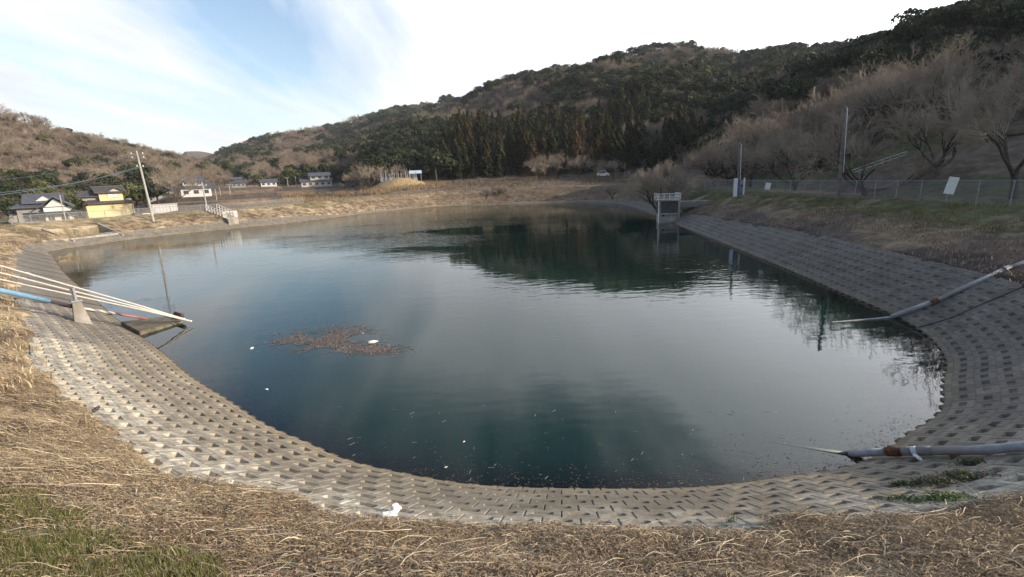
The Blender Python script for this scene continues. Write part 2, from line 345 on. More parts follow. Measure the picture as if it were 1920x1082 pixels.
LAYERS = [('A', LA, 6.5, 1.0), ('B', LB, 7, .8), ('C', LC, 7.5, 1.0), ('E', LE, 6.5, 1.5), ('D', LD, 6, 1.0), ('F', LF, 6.5, 1.0)]
def valley(az, r):
    left = -.3+.004*(r-100); mid = np.clip((r-84)*.034+.5*(az > -60)*np.sin(az*.35), .4, 60); fr_ = mid/1.0-np.floor(mid/1.0); mid = (np.floor(mid/1.0)+sst(.0, .22, fr_))*1.0; far = 3.1+np.clip(r-117, 0, 900)*.045
    v = left+(mid-left)*sst(-39, -34, az); v = v+(far-v)*sst(-18, -11, az)
    rt = 3.1+np.clip(r-60, 0, 400)*.03
    v = v+(rt-v)*sst(14, 22, az)
    return v
def hills(x, y):
    az = np.degrees(np.arctan2(x, y)); r = np.hypot(x, y); v = valley(az, r); best = v.copy(); lay = np.full(v.shape, -1)
    tb = np.zeros_like(v)
    for k, (nm, tab, tree, pw) in enumerate(LAYERS):
        zc = np.interp(az, tab[:, 0], tab[:, 1], left=-99, right=-99)-tree; rc = np.interp(az, tab[:, 0], tab[:, 2]); rf = np.interp(az, tab[:, 0], tab[:, 3])
        t = (r-rf)/(rc-rf); tc_ = np.clip(t, 0, 1); v0 = valley(az, rf)
        up = v0+(zc-v0)*tc_**(.78+.22*pw)
        spur = (fbm(x/70+k*9, y/70, 4, 11)-.5)*np.clip(zc-v0, 0, 200)*.42*np.sin(np.pi*np.clip(t, 0, 1))**.8*np.clip(t*2, 0, 1)
        hh = np.where(t > 1, zc-(r-rc)*.4, up+spur)
        hh = np.where((t < 0) | (zc < v0), -99, hh)
        if nm == 'D': hh = np.where(t < .2, -99, hh)
        m = hh > best; best = np.where(m, hh, best); lay = np.where(m, k, lay); tb = np.where(m, tc_, tb)
    return best, lay, tb
def height(x, y, full=False):
    shp = np.shape(x); x = np.asarray(x, float).ravel(); y = np.asarray(y, float).ravel()
    s, d = nearest(x, y); hb, lay, t = hills(x, y)
    bz = bankz(s, d); dc = Dc(s)
    beta = sst(0, 16, d-dc-1.0)
    z = np.where(d < dc+1, bz, bz*(1-beta)+hb*beta)
    z = np.maximum(z, np.where(lay >= 0, np.minimum(hb, bz+np.clip(d-dc-1, 0, 99)*.5), -99))
    z = np.where(d < 0, np.maximum(d/2, -3.0), z)
    if full: return z.reshape(shp), s.reshape(shp), d.reshape(shp), lay.reshape(shp), t.reshape(shp)
    return z.reshape(shp)
def gz(x, y): return float(height(np.array([x]), np.array([y]))[0])

def pix(x, y, z):
    q0 = x; q1 = y; q2 = z-H
    w_ = q1*fwd[1]+q2*fwd[2]; a = q0*cx[0]+q1*cx[1]+q2*cx[2]; b = q0*cy[0]+q1*cy[1]+q2*cy[2]
    w_ = np.where(np.abs(w_) < 1e-3, 1e-3, w_)
    return np.where(w_ > 0, 960+F*a/w_, -9999), np.where(w_ > 0, 541-F*b/w_, -9999)

def gcolour(x, y, s, d, lay, z):
    n1_ = fbm(x/3., y/3., 4, 3); n2_ = fbm(x/11., y/11., 3, 5); n3_ = fbm(x/.5, y/.5, 3, 8)
    dry = np.array([.27, .20, .125]); tan = np.array([.37, .29, .18]); brown = np.array([.13, .096, .072]); green = np.array([.105, .105, .042]); earth = np.array([.10, .075, .055]); litter = np.array([.115, .083, .062]); hayl = np.array([.20, .14, .085])
    def mixc(a, b, f): return a+(b-a)*np.asarray(f)[..., None]
    c = mixc(np.broadcast_to(dry, x.shape+(3,)), np.broadcast_to(tan, x.shape+(3,)), sst(.35, .65, n1_))
    c = mixc(c, brown, .75*sst(.55, .3, n3_))
    dd = d-rimd(s)
    # right bank: brown vine litter above the blocks, then olive grass up to the fence
    right = sst(10, 15, x)*(y > 3)*(d > 0)
    c = mixc(c, mixc(np.broadcast_to(brown*.95, x.shape+(3,)), np.broadcast_to(dry*.8, x.shape+(3,)), sst(.4, .65, n1_)), right)
    c = mixc(c, mixc(np.broadcast_to(green, x.shape+(3,)), np.broadcast_to(dry*.8, x.shape+(3,)), sst(.45, .7, n1_*.6+n3_*.4)), right*sst(.42, .6, dd/(Dc(s)-rimd(s)+1e-6)+.25*(n2_-.5)))
    c = mixc(c, np.broadcast_to(np.array([.045, .042, .042]), x.shape+(3,)), right*sst(.46, .58, fbm(x/2.2, y/5., 3, 95)+.12*sst(2.2, .4, dd))*sst(2.6, 1.6, dd)*sst(12, 15, y)*sst(50, 42, y)*.65)
    # left bank crest and behind: greenish straw
    leftb = sst(-25, -35, x)*sst(2.2, 5, dd)
    c = mixc(c, mixc(np.broadcast_to(green*1.25, x.shape+(3,)), np.broadcast_to(tan, x.shape+(3,)), sst(.35, .6, n1_)), leftb*.6)
    # far bank
    farb = sst(96, 104, y)*(d > 0)
    c = mixc(c, mixc(np.broadcast_to(brown*1.1, x.shape+(3,)), np.broadcast_to(dry*.9, x.shape+(3,)), sst(.4, .6, fbm(x/9, z*1.5, 3, 4))), farb*.85)
    c = mixc(c, np.broadcast_to(brown*.85, x.shape+(3,)), farb*.7*sst(-14, 0, x))  # hill shade painted in: right half of the far bank darkened
    # green corner under the photographer
    gr = sst(1.2, .2, np.hypot((x+3.1)/2.2, (y-2.6)/1.5))
    c = mixc(c, green, gr*.7)
    # beyond the banks: fields
    out_ = sst(1.5, 4, d-Dc(s))
    fld = mixc(np.broadcast_to(green*1.1, x.shape+(3,)), np.broadcast_to(dry, x.shape+(3,)), sst(.35, .6, n2_))
    fld = mixc(fld, mixc(np.broadcast_to(earth, x.shape+(3,)), np.broadcast_to(brown*1.15, x.shape+(3,)), sst(.35, .65, fbm(x/14, y/3, 3, 66))), sst(100, 108, y)*sst(-30, -20, x))
    c = mixc(c, fld, out_)
    az = np.degrees(np.arctan2(x, y)); r = np.hypot(x, y)
    strip = (sst(-41, -38, az)*sst(-8, -12, az))*sst(100, 108, r)*out_
    band = np.sin(r/9.+.06*az)+.5*np.sin(r/3.7)
    c = mixc(c, mixc(np.broadcast_to(earth, x.shape+(3,)), np.broadcast_to(hayl, x.shape+(3,)), sst(.1, .7, band+1.6*(n2_-.5))), strip)
    hill = sst(0, .5, (lay >= 0).astype(float))
    slope_r = hill*(lay == 3)*sst(95, 75, r)
    c = mixc(c, mixc(np.broadcast_to(litter, x.shape+(3,)), np.broadcast_to(brown, x.shape+(3,)), n1_), hill)
    c = mixc(c, mixc(np.broadcast_to(green*.9, x.shape+(3,)), np.broadcast_to(brown*1.1, x.shape+(3,)), sst(.35, .6, n2_)), slope_r)
    n4_ = fbm(x/1.1, y/1.1, 4, 108)
    c = c*(1-.38*sst(.53, .36, n3_)*(d > rimd(s)))[..., None]; c = c*(1+.35*sst(.5, .7, n4_)*(d > rimd(s)))[..., None]
    # under water: silty
    c = mixc(c, np.array([.09, .075, .05]), sst(.1, -.2, d))
    return c

def polar_ground():
    azs = np.radians(np.concatenate([np.arange(-62, 62, .2), np.arange(62, 298, 3.0)]))
    rs = [.4]
    while rs[-1] < 1900:
        r = rs[-1]; rs.append(r*(1.035 if r < 3 else 1.02 if r < 20 else 1.0095 if r < 130 else 1.014 if r < 900 else 1.06))
    rs = np.array(rs)
    A, Rr = np.meshgrid(azs, rs, indexing='ij'); x = np.sin(A)*Rr; y = np.cos(A)*Rr
    z, s, d, lay, t = height(x, y, True)
    c = gcolour(x, y, s, d, lay, z)
    dc = Dc(s)
    z = np.where((s > nlo-.4) & (s < nhi+.4) & (d > -1) & (d < rimd(s)+3.8), np.minimum(z, 1.3), z)
    z = z-.9*sst(dc+5.5, dc+4.0, d)*(d < dc+6)           # runs below the bank sheets
    z = z+(fbm(x/6, y/6, 4, 2)-.5)*np.where(lay >= 0, 1.4, .3)*(d > dc+4)
    n, m = A.shape
    v = np.stack([x, y, z], -1).reshape(-1, 3)
    i = np.arange(n)[:, None]*m+np.arange(m-1)[None]; j = (np.arange(n)[:, None]+1) % n*m+np.arange(m-1)[None]
    q = np.stack([i, i+1, j+1, j], -1).reshape(-1, 4)
    v = np.vstack([v, [[0, 0, gz(0., 0.)-.9]]]); tri = np.stack([np.full(n, len(v)-1), np.arange(n)*m, ((np.arange(n)+1) % n)*m], -1)
    c = np.vstack([c.reshape(-1, 3), [[.2, .15, .1]]])
    me = mesh_np('ground', v, [q, tri], MAT['ground'], {'gcol': c}, smooth=True)
    tag(link('ground', me), kind='structure')
polar_ground()

def bank():
    m = int(PER/.22); s = np.arange(m)*PER/m
    rows = np.concatenate([np.arange(-.7, 1.5, .09), np.arange(1.5, 16.5, .28)])
    Sg, Dg = np.meshgrid(s, rows, indexing='ij'); d = Dg+rimd(Sg); mx = Dc(Sg)+6.2
    d = np.minimum(d, mx+(Dg-16)*.01)
    x, y = ringxy(Sg, d); hz, s2, d2, lay, t = height(x, y, True)
    z = np.where(d < Dc(Sg)+.5, bankz(Sg, d), hz)
    dist = np.hypot(x, y)
    rag = Dg+(fbm(Sg/1.3, Dg*.3, 3, 21)-.5)*(1.0+.25*sst(30, 60, dist))+(fbm(Sg/.25, Dg/.4, 2, 31)-.5)*.3
    lift = -.16+.23*sst(-.12, .22, rag)
    rough = (fbm(x/.22, y/.22, 3, 9)-.5)*.07+(fbm(x/.9, y/.9, 3, 19)-.5)*.22+(fbm(x/4, y/4, 3, 29)-.5)*.35*sst(1, 4, Dg)
    z = z+lift+rough*sst(-.1, .6, rag)
    # spillway bay cut into the left bank
    ins = (Sg > nlo) & (Sg < nhi) & (Dg > -1) & (d < rimd(Sg)+3.4)
    z = np.where(ins, np.minimum(z, .55), z)
    c = gcolour(x, y, Sg, d, np.where(d > Dc(Sg)+3, lay, -1), z)
    c = np.where(ins[..., None], np.array([.16, .14, .08]), c)
    n, k = Sg.shape; v = np.stack([x, y, z], -1).reshape(-1, 3)
    i = np.arange(n)[:, None]*k+np.arange(k-1)[None]; j = (np.arange(n)[:, None]+1) % n*k+np.arange(k-1)[None]
    q = np.stack([i, j, j+1, i+1], -1).reshape(-1, 4)
    tag(link('grass_bank_ground', mesh_np('grass_bank_ground', v, q, MAT['ground'], {'gcol': c.reshape(-1, 3)}, smooth=True)), kind='structure')
bank()

# ---------------------------------------------------------------- revetment: pitted concrete blocks
def rev_material():
    m, t, p = newmat('revetment_concrete'); n = t.nodes; l = t.links
    p.inputs['Roughness'].default_value = .92; p.inputs['Specular IOR Level'].default_value = .2
    g = n.new('ShaderNodeNewGeometry'); pos = g.outputs['Position']; sx = n.new('ShaderNodeSeparateXYZ'); l.new(pos, sx.inputs[0])
    def noise(sc_, det=5, rg=.6):
        q = n.new('ShaderNodeTexNoise'); q.inputs['Scale'].default_value = sc_; q.inputs['Detail'].default_value = det; q.inputs['Roughness'].default_value = rg; l.new(pos, q.inputs['Vector']); return q.outputs['Fac']
    def ramp(f, a, b, ca=(0, 0, 0), cb_=(1, 1, 1)):
        r = n.new('ShaderNodeValToRGB'); r.color_ramp.elements[0].position = a; r.color_ramp.elements[1].position = b; r.color_ramp.elements[0].color = (*ca, 1); r.color_ramp.elements[1].color = (*cb_, 1); l.new(f, r.inputs[0]); return r.outputs[0]
    def mix(f, a, b, bt='MIX'):
        q = n.new('ShaderNodeMix'); q.data_type = 'RGBA'; q.blend_type = bt
        for i, v_ in ((0, f), (6, a), (7, b)):
            if isinstance(v_, tuple): q.inputs[i].default_value = (*v_, 1)
            elif isinstance(v_, float): q.inputs[i].default_value = v_
            else: l.new(v_, q.inputs[i])
        return q.outputs[2]
    def M_(op, a, b, c=None):
        q = n.new('ShaderNodeMath'); q.operation = op
        for i, v_ in enumerate((a, b, c)):
            if v_ is None: continue
            if isinstance(v_, (int, float)): q.inputs[i].default_value = v_
            else: l.new(v_, q.inputs[i])
        return q.outputs[0]
    base = ramp(noise(1.6, 7), .3, .7, (.14, .126, .108), (.205, .186, .158))
    base = mix(ramp(noise(14, 4), .35, .75), base, mix(1.0, base, (.72, .72, .74), 'MULTIPLY'))
    # lime crust high on the slope
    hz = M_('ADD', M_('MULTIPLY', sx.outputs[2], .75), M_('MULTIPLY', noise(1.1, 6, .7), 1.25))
    crust_sun = M_('MULTIPLY', M_('SMOOTH_MIN', M_('MAXIMUM', M_('MULTIPLY', M_('SUBTRACT', hz, 1.18), 2.0), 0.0), 1.0, .2), ramp(noise(5, 6, .7), .38, .6))
    att = n.new('ShaderNodeAttribute'); att.attribute_name = 'crust_sun'  # extent of lime crust; also marks the blocks painted as sunlit
    crust_sun = M_('MULTIPLY', crust_sun, att.outputs['Fac'])
    base = mix(M_('MULTIPLY', crust_sun, .8), base, (.41, .395, .365))
    # tidal silt band low down
    low = M_('ADD', M_('MULTIPLY', sx.outputs[2], -2.2), M_('MULTIPLY', noise(.9, 5), 1.2))
    low = ramp(low, -.1, .75)
    base = mix(M_('MULTIPLY', low, .6), base, (.21, .168, .11))
    sun_warm = n.new('ShaderNodeVectorMath'); sun_warm.operation = 'MULTIPLY'; l.new(base, sun_warm.inputs[0]); sun_warm.inputs[1].default_value = (1.06, 1.02, .91); base = mix(att.outputs['Fac'], base, sun_warm.outputs[0])  # silt tan plus painted warm sunlight on near and left blocks
    wet = ramp(M_('ADD', sx.outputs[2], M_('MULTIPLY', noise(4, 3), .05)), .035, .085, (.45, .42, .38), (1, 1, 1))
    base = mix(1.0, base, wet, 'MULTIPLY')
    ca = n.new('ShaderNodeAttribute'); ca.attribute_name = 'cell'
    cv = n.new('ShaderNodeMapRange'); cv.inputs['To Min'].default_value = .84; cv.inputs['To Max'].default_value = 1.12; l.new(ca.outputs['Fac'], cv.inputs['Value']); cv2 = M_('MULTIPLY', cv.outputs[0], M_('MULTIPLY_ADD', att.outputs['Fac'], .46, .96))  # near and left blocks painted lighter: pale film and sunlight in the colour
    q = n.new('ShaderNodeVectorMath'); q.operation = 'SCALE'; l.new(base, q.inputs[0]); l.new(cv2, q.inputs['Scale'])
    l.new(q.outputs[0], p.inputs['Base Color'])
    b = n.new('ShaderNodeBump'); b.inputs['Strength'].default_value = .55; b.inputs['Distance'].default_value = .012; l.new(noise(38, 6, .7), b.inputs['Height']); l.new(b.outputs[0], p.inputs['Normal'])
    return m
MAT['rev'] = rev_material()
plainA = near_s(-46.5, 48.8); plainB = near_s(-20.3, 23.6)
farA = near_s(19.5, 94); farB = near_s(-29, 92.5)
def revetment():
    ncol = int(PER/.5); du = PER/ncol; ds = .235
    V_ = []; Fq = []; CR = []; CE = []; base = 0
    dz = math.sqrt(1.25)
    A8 = np.array([0, .035, .21, .28, .72, .79, .965, 1]); B8 = np.array([0, .05, .29, .37, .60, .68, .95, 1])
    A5 = np.array([0, .2, .28, .72, .8, 1]); B5 = np.array([0, .30, .37, .60, .68, 1])
    nd0 = np.array([0., 0., 0.])
    rowsz = .405
    for c in range(ncol):
        s0 = c*du; x0, y0 = ringxy(np.array([s0+du/2]), np.array([0.])); dist = math.hypot(x0[0], y0[0])
        smid = s0+du/2; rm = float(rimd(smid)); plain = (plainA < smid < plainB)
        far_plain = farA < smid < farB
        fine = dist < 34
        nrow = int(math.ceil((rm+.5+2.4)/rowsz))
        if plain or far_plain:
            a = np.array([0, .5, 1.]); bb = np.linspace(-2.2, rm+1, 14)
            Ag, Bg = np.meshgrid(s0+a*du, bb, indexing='ij'); x, y = ringxy(Ag, Bg); z = np.where(Bg > rm+.15, np.minimum(Bg/2, bankz(Ag, Bg)-.1), Bg/2)+(fbm(x/2, y/2, 2, 5)-.5)*.02
            if plain: z = z-.02*((c % 8 == 0) & (np.abs(Ag-s0) < .01))
            n_, m_ = Ag.shape; i = base+np.arange(n_-1)[:, None]*m_+np.arange(m_-1)[None]
            Fq.append(np.stack([i, i+m_, i+m_+1, i+1], -1).reshape(-1, 4)); V_.append(np.stack([x, y, z], -1).reshape(-1, 3)); base += n_*m_
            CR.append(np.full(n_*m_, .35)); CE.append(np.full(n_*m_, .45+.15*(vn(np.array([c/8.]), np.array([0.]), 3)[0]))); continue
        aa, bb = (A8, B8) if fine else (A5, B5)
        n_, m_ = len(aa), len(bb)
        inner = np.outer((aa > .25) & (aa < .75), (bb > .33) & (bb < .62))
        for r_ in range(nrow):
            off = .5*du if r_ % 2 else 0
            d0 = -5.46*rowsz+r_*rowsz
            Ag, Bg = np.meshgrid(s0+off+aa*du, d0+bb*rowsz, indexing='ij')
            fillv = rng.random(); dep = np.where(inner, ((.088 if fillv > .3 else .04+.15*fillv)+.02*rng.random())*((1. if x0[0] < 9 else .6) if fine else .35), 0.)+(rng.random((n_, m_))-.5)*(.012 if fine else 0)*inner
            if fine:
                dep = dep+np.outer(((aa < .01) | (aa > .99)), (bb > .03) & (bb < .97))*.035
                dep = dep+np.outer(np.ones(n_), (bb < .01) | (bb > .99))*.012
            jit = (rng.random()-.5)*.012
            x, y = ringxy(Ag, Bg+dep*.447); z = np.where(Bg > rm+.15, np.minimum(Bg/2, bankz(Ag, Bg)-.06), Bg/2)-dep*.894
            i = base+np.arange(n_-1)[:, None]*m_+np.arange(m_-1)[None]
            Fq.append(np.stack([i, i+m_, i+m_+1, i+1], -1).reshape(-1, 4)); V_.append(np.stack([x, y, z], -1).reshape(-1, 3)); base += n_*m_
            cr = 1. if dist < 22 and x0[0] < 9 else .45 if x0[0] < 12 else .15  # lime crust and painted sunlight, strongest on near blocks, weakest at right
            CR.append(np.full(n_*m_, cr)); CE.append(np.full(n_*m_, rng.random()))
    me = mesh_np('stone_revetment', np.vstack(V_), np.vstack(Fq), MAT['rev'], {'crust_sun': np.concatenate(CR), 'cell': np.concatenate(CE)})
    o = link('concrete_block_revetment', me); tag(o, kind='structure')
revetment()

# ---------------------------------------------------------------- water
def water():
    m, t, p = newmat('pond_water'); n = t.nodes; l = t.links; n.remove(p)
    g = n.new('ShaderNodeNewGeometry'); mpn = n.new('ShaderNodeMapping'); l.new(g.outputs['Position'], mpn.inputs[0])
    mpn.inputs['Scale'].default_value = (.45, 1.0, 1); mpn.inputs['Rotation'].default_value = (0, 0, R(-12))
    def noise(sc_, det=2, v_=None, rg=.5, dist=0):
        q = n.new('ShaderNodeTexNoise'); q.inputs['Scale'].default_value = sc_; q.inputs['Detail'].default_value = det; q.inputs['Roughness'].default_value = rg; q.inputs['Distortion'].default_value = dist; l.new(v_ or mpn.outputs[0], q.inputs['Vector']); return q.outputs['Fac']
    def M_(op, a, b=None, c=None, cl_=False):
        q = n.new('ShaderNodeMath'); q.operation = op; q.use_clamp = cl_
        for i, v_ in enumerate((a, b, c)):
            if v_ is None: continue
            if isinstance(v_, (int, float)): q.inputs[i].default_value = v_
            else: l.new(v_, q.inputs[i])
        return q.outputs[0]
    wind = n.new('ShaderNodeAttribute'); wind.attribute_name = 'wind'
    dep = n.new('ShaderNodeAttribute'); dep.attribute_name = 'depth'
    h1 = M_('MULTIPLY', noise(1.9, 3, dist=.3), .022)
    h2 = M_('MULTIPLY', noise(6.0, 2), .0045)
    calm = M_('MULTIPLY', noise(.8, 2), .0055)
    calm2 = M_('MULTIPLY', noise(3.2, 1), .0012)
    hsum = M_('ADD', M_('ADD', M_('MULTIPLY', M_('ADD', h1, h2), wind.outputs['Fac']), calm), calm2)
    b = n.new('ShaderNodeBump'); b.inputs['Strength'].default_value = 1.0; b.inputs['Distance'].default_value = 1.0; l.new(hsum, b.inputs['Height'])
    fr = n.new('ShaderNodeFresnel'); fr.inputs['IOR'].default_value = 1.333; l.new(b.outputs[0], fr.inputs['Normal'])
    gl = n.new('ShaderNodeBsdfGlossy'); gl.inputs['Roughness'].default_value = .015; gl.inputs['Color'].default_value = (1, 1, 1, 1); l.new(b.outputs[0], gl.inputs['Normal'])
    df = n.new('ShaderNodeBsdfDiffuse'); df.inputs['Color'].default_value = (.0065, .0250, .0180, 1)
    tr = n.new('ShaderNodeBsdfTransparent'); tr.inputs['Color'].default_value = (.50, .52, .42, 1)
    murk = M_('SUBTRACT', 1.0, M_('EXPONENT', M_('MULTIPLY', dep.outputs['Fac'], -2.6)), None, True)
    m1 = n.new('ShaderNodeMixShader'); l.new(murk, m1.inputs[0]); l.new(tr.outputs[0], m1.inputs[1]); l.new(df.outputs[0], m1.inputs[2])
    m2 = n.new('ShaderNodeMixShader'); l.new(fr.outputs[0], m2.inputs[0]); l.new(m1.outputs[0], m2.inputs[1]); l.new(gl.outputs[0], m2.inputs[2])
    l.new(m2.outputs[0], n['Material Output'].inputs[0])
    st = .4; xs = np.arange(-56, 26, st); ys = np.arange(6, 112, st); X, Y = np.meshgrid(xs, ys, indexing='ij')
    s, d = nearest(X, Y); d = d.reshape(X.shape); keep = d < .55
    idx = -np.ones(X.shape, int); idx[keep] = np.arange(keep.sum())
    q = np.stack([idx[:-1, :-1], idx[1:, :-1], idx[1:, 1:], idx[:-1, 1:]], -1).reshape(-1, 4); q = q[(q >= 0).all(1)]
    x = X[keep]; y = Y[keep]; dk = d[keep]
    wnd = sst(13, 30, y+.25*x+6*(fbm(x/9, y/9, 3, 41)-.5))*(.25+1.0*sst(.36, .6, fbm(x/16, y/7, 3, 44)))*sst(0, -3, dk)
    wnd = wnd*.45*(1+1.6*sst(34, 60, y)*sst(8, -6, x))
    v = np.stack([x, y, np.zeros_like(x)], -1)
    tag(link('water', mesh_np('water', v, q, m, {'depth': np.clip(-dk/2, 0, 3), 'wind': wnd})), kind='structure')
water()
# ---------------------------------------------------------------- tree prototypes
def tubes_np(segs, sides):
    a = np.array([s[0] for s in segs], float); b = np.array([s[1] for s in segs], float); ra = np.array([s[2] for s in segs]); rb = np.array([s[3] for s in segs])
    d = b-a; d /= np.linalg.norm(d, axis=1)[:, None]+1e-9
    ref = np.where(np.abs(d[:, 2:3]) < .9, np.array([[0, 0, 1.]]), np.array([[1., 0, 0]]))
    u = np.cross(d, ref); u /= np.linalg.norm(u, axis=1)[:, None]; w_ = np.cross(d, u)
    th = 2*np.pi*np.arange(sides)/sides
    ring = u[:, None]*np.cos(th)[None, :, None]+w_[:, None]*np.sin(th)[None, :, None]
    va = a[:, None]+ring*ra[:, None, None]; vb = b[:, None]+ring*rb[:, None, None]
    v = np.concatenate([va, vb], 1).reshape(-1, 3); n = len(segs); k = np.arange(sides)
    q = np.stack([k, (k+1) % sides, sides+(k+1) % sides, sides+k], -1)
    return v, (np.arange(n)[:, None, None]*2*sides+q[None]).reshape(-1, 4)
def grow(p, d, ln, r, lvl, spec, rnd, thick, thin):
    """recursive limb: spec[lvl] = (children, spread angle, length factor, segments)"""
    ch, ang, lf, ns = spec[lvl]; pts = [p]; dd = d
    for i in range(ns):
        dd = dd+Vector((rnd.gauss(0, .13), rnd.gauss(0, .13), rnd.gauss(0, .08)+(.05 if lvl < 3 else .09))); dd.normalize(); pts.append(pts[-1]+dd*(ln/ns))
    for i in range(ns):
        r0 = r*(1-.45*i/ns); r1 = r*(1-.45*(i+1)/ns); (thick if lvl < 2 else thin).append((pts[i], pts[i+1], r0, r1))
    if lvl+1 >= len(spec): return
    for k in range(ch):
        t = 1.0 if k == 0 else rnd.uniform(.35, 1.0); f = t*ns; i = min(int(f), ns-1); q = pts[i].lerp(pts[i+1], f-i)
        ax = dd.orthogonal().normalized(); ax.rotate(Matrix.Rotation(rnd.uniform(0, 6.283), 3, dd)); nd2 = dd.copy(); nd2.rotate(Matrix.Rotation(R(ang*rnd.uniform(.55, 1.25)), 3, ax))
        grow(q, nd2, ln*lf*rnd.uniform(.75, 1.15), r*.52, lvl+1, spec, rnd, thick, thin)
def bare_tree_meshes(name, hgt, spec, r0, seed, limbs, limb_ang, sides=(6, 3), twmin=.0, trunkh=.12, mat='twig'):
    rnd = random.Random(seed); thick, thin = [], []
    th_ = hgt*trunkh; top = Vector((rnd.gauss(0, .1), rnd.gauss(0, .1), th_))
    thick.append((Vector((0, 0, -.5)), top*.5, r0*1.25, r0)); thick.append((top*.5, top, r0, r0*.95))
    for k in range(limbs):
        a = 6.283*(k+rnd.uniform(-.3, .3))/limbs; el = R(90-limb_ang*rnd.uniform(.5, 1.25)); d = Vector((math.cos(a)*math.cos(el), math.sin(a)*math.cos(el), math.sin(el)))
        grow(top-Vector((0, 0, rnd.uniform(0, th_*.4))), d, hgt*.30*rnd.uniform(.85, 1.2), r0*.55, 0, spec, rnd, thick, thin)
    zmax = max(s[1].z for s in thin); k = hgt/zmax
    thick = [(a*k, b*k, c, e) for a, b, c, e in thick]; thin = [(a*k, b*k, max(c, twmin), max(e, twmin*.6)) for a, b, c, e in thin]
    v, q = tubes_np(thick, sides[0]); tr = mesh_np(name+'_trunk', v, q, MAT['bark'], smooth=True)
    v2, q2 = tubes_np(thin, sides[1]); cr = mesh_np(name+'_crown', v2, q2, MAT[mat])
    return tr, cr, (v, q), (v2, q2)
def leaf_cards(cen, nrm, size, r_):
    n = len(cen); nrm = nrm+r_.normal(0, .55, (n, 3)); nrm /= np.linalg.norm(nrm, axis=1)[:, None]
    ref = r_.normal(0, 1, (n, 3)); u = np.cross(nrm, ref); u /= np.linalg.norm(u, axis=1)[:, None]; w_ = np.cross(nrm, u)
    s = size*r_.uniform(.6, 1.3, (n, 1)); a = s*r_.uniform(.5, 1., (n, 1))
    v = np.stack([cen-u*s, cen-w_*a, cen+u*s*r_.uniform(.5, 1, (n, 1)), cen+w_*a], 1).reshape(-1, 3)
    return v, np.arange(4*n).reshape(-1, 4)
def broadleaf(name, hgt, wid, seed, n=900, size=.34, mat='leafd', lobes=11):
    r_ = np.random.default_rng(seed); cs = []; rs_ = []
    for k in range(lobes):
        a = r_.uniform(0, 6.28); rr = wid*.5*math.sqrt(r_.random())*.75; z = hgt*(.38+.42*r_.random()*(1-(rr/(wid*.5))**2*.5)); cs.append((rr*math.cos(a), rr*math.sin(a), z)); rs_.append(wid*r_.uniform(.17, .28))
    cs = np.array(cs); rs_ = np.array(rs_); i = r_.integers(0, lobes, n); d = r_.normal(0, 1, (n, 3)); d /= np.linalg.norm(d, axis=1)[:, None]; d[:, 2] = np.where(d[:, 2] < -.45, -d[:, 2], d[:, 2])
    rad = rs_[i]*(1-.32*r_.random(n)**2); c = cs[i]+d*rad[:, None]*np.array([1, 1, .8]); v, q = leaf_cards(c, d, size, r_)
    tv, tq = tubes_np([((0, 0, -.6), (0, 0, hgt*.35), .3, .22)]+[((0, 0, hgt*.3), tuple(cs[k]), .15, .04) for k in range(min(6, lobes))], 5)
    return mesh_np(name+'_trunk', tv, tq, MAT['bark']), mesh_np(name+'_crown', v, q, MAT[mat]), (tv, tq), (v, q)
def cedar(name, hgt, wid, seed, n=800, size=.32):
    r_ = np.random.default_rng(seed); t = r_.random(n)**.85; z = hgt*(.12+.86*t); a = r_.uniform(0, 6.28, n)
    rad = wid*.5*(1-t**1.3)**.8*(.72+.28*np.sin(a*5+z*2.2+seed))*np.sqrt(r_.uniform(.55, 1, n)); c = np.stack([rad*np.cos(a), rad*np.sin(a), z-rad*.35], -1)
    d = np.stack([np.cos(a), np.sin(a), np.full(n, .55)], -1); v, q = leaf_cards(c, d, size, r_)
    tv, tq = tubes_np([((0, 0, -.6), (0, 0, hgt*.9), .26, .04)], 5)
    return mesh_np(name+'_trunk', tv, tq, MAT['bark']), mesh_np(name+'_crown', v, q, MAT['leafc']), (tv, tq), (v, q)

wood_spec = [(4, 34, .68, 2), (4, 36, .66, 1), (4, 38, .66, 1), (3, 36, .7, 1), (0, 0, 0, 1)]
PROTO = {
 'bare': [bare_tree_meshes('woodland_bare_%d' % k, [7.6, 6.6, 7.2][k], wood_spec, .17, 31+k, 5, 40, (5, 3), .022, .16, 'woodbare') for k in range(3)],
 'ever': [broadleaf('evergreen_%d' % k, [8.5, 7.2, 7.8][k], [7.2, 6.6, 8.2][k], 5+k) for k in range(3)],
 'cedar': [cedar('cedar_%d' % k, [12, 10.5, 12.5][k], [6.2, 6.0, 5.6][k], 15+k, 1100, .36) for k in range(3)],
 'olive': [broadleaf('olive_%d' % k, [6.5, 5.8][k], [6.8, 7.2][k], 25+k, mat='leafo') for k in range(2)],
}
NAMES = {'bare': 'bare_woodland_tree', 'ever': 'evergreen_tree', 'cedar': 'cedar_tree', 'olive': 'olive_green_tree'}

def make_tree(name, meshes, loc, sc_=1., rz=0., sz=None):
    o = empty(name, loc, rz); o.scale = (sc_, sc_, sz or sc_)
    link('trunk', meshes[0], o); link('crown', meshes[1], o); return o

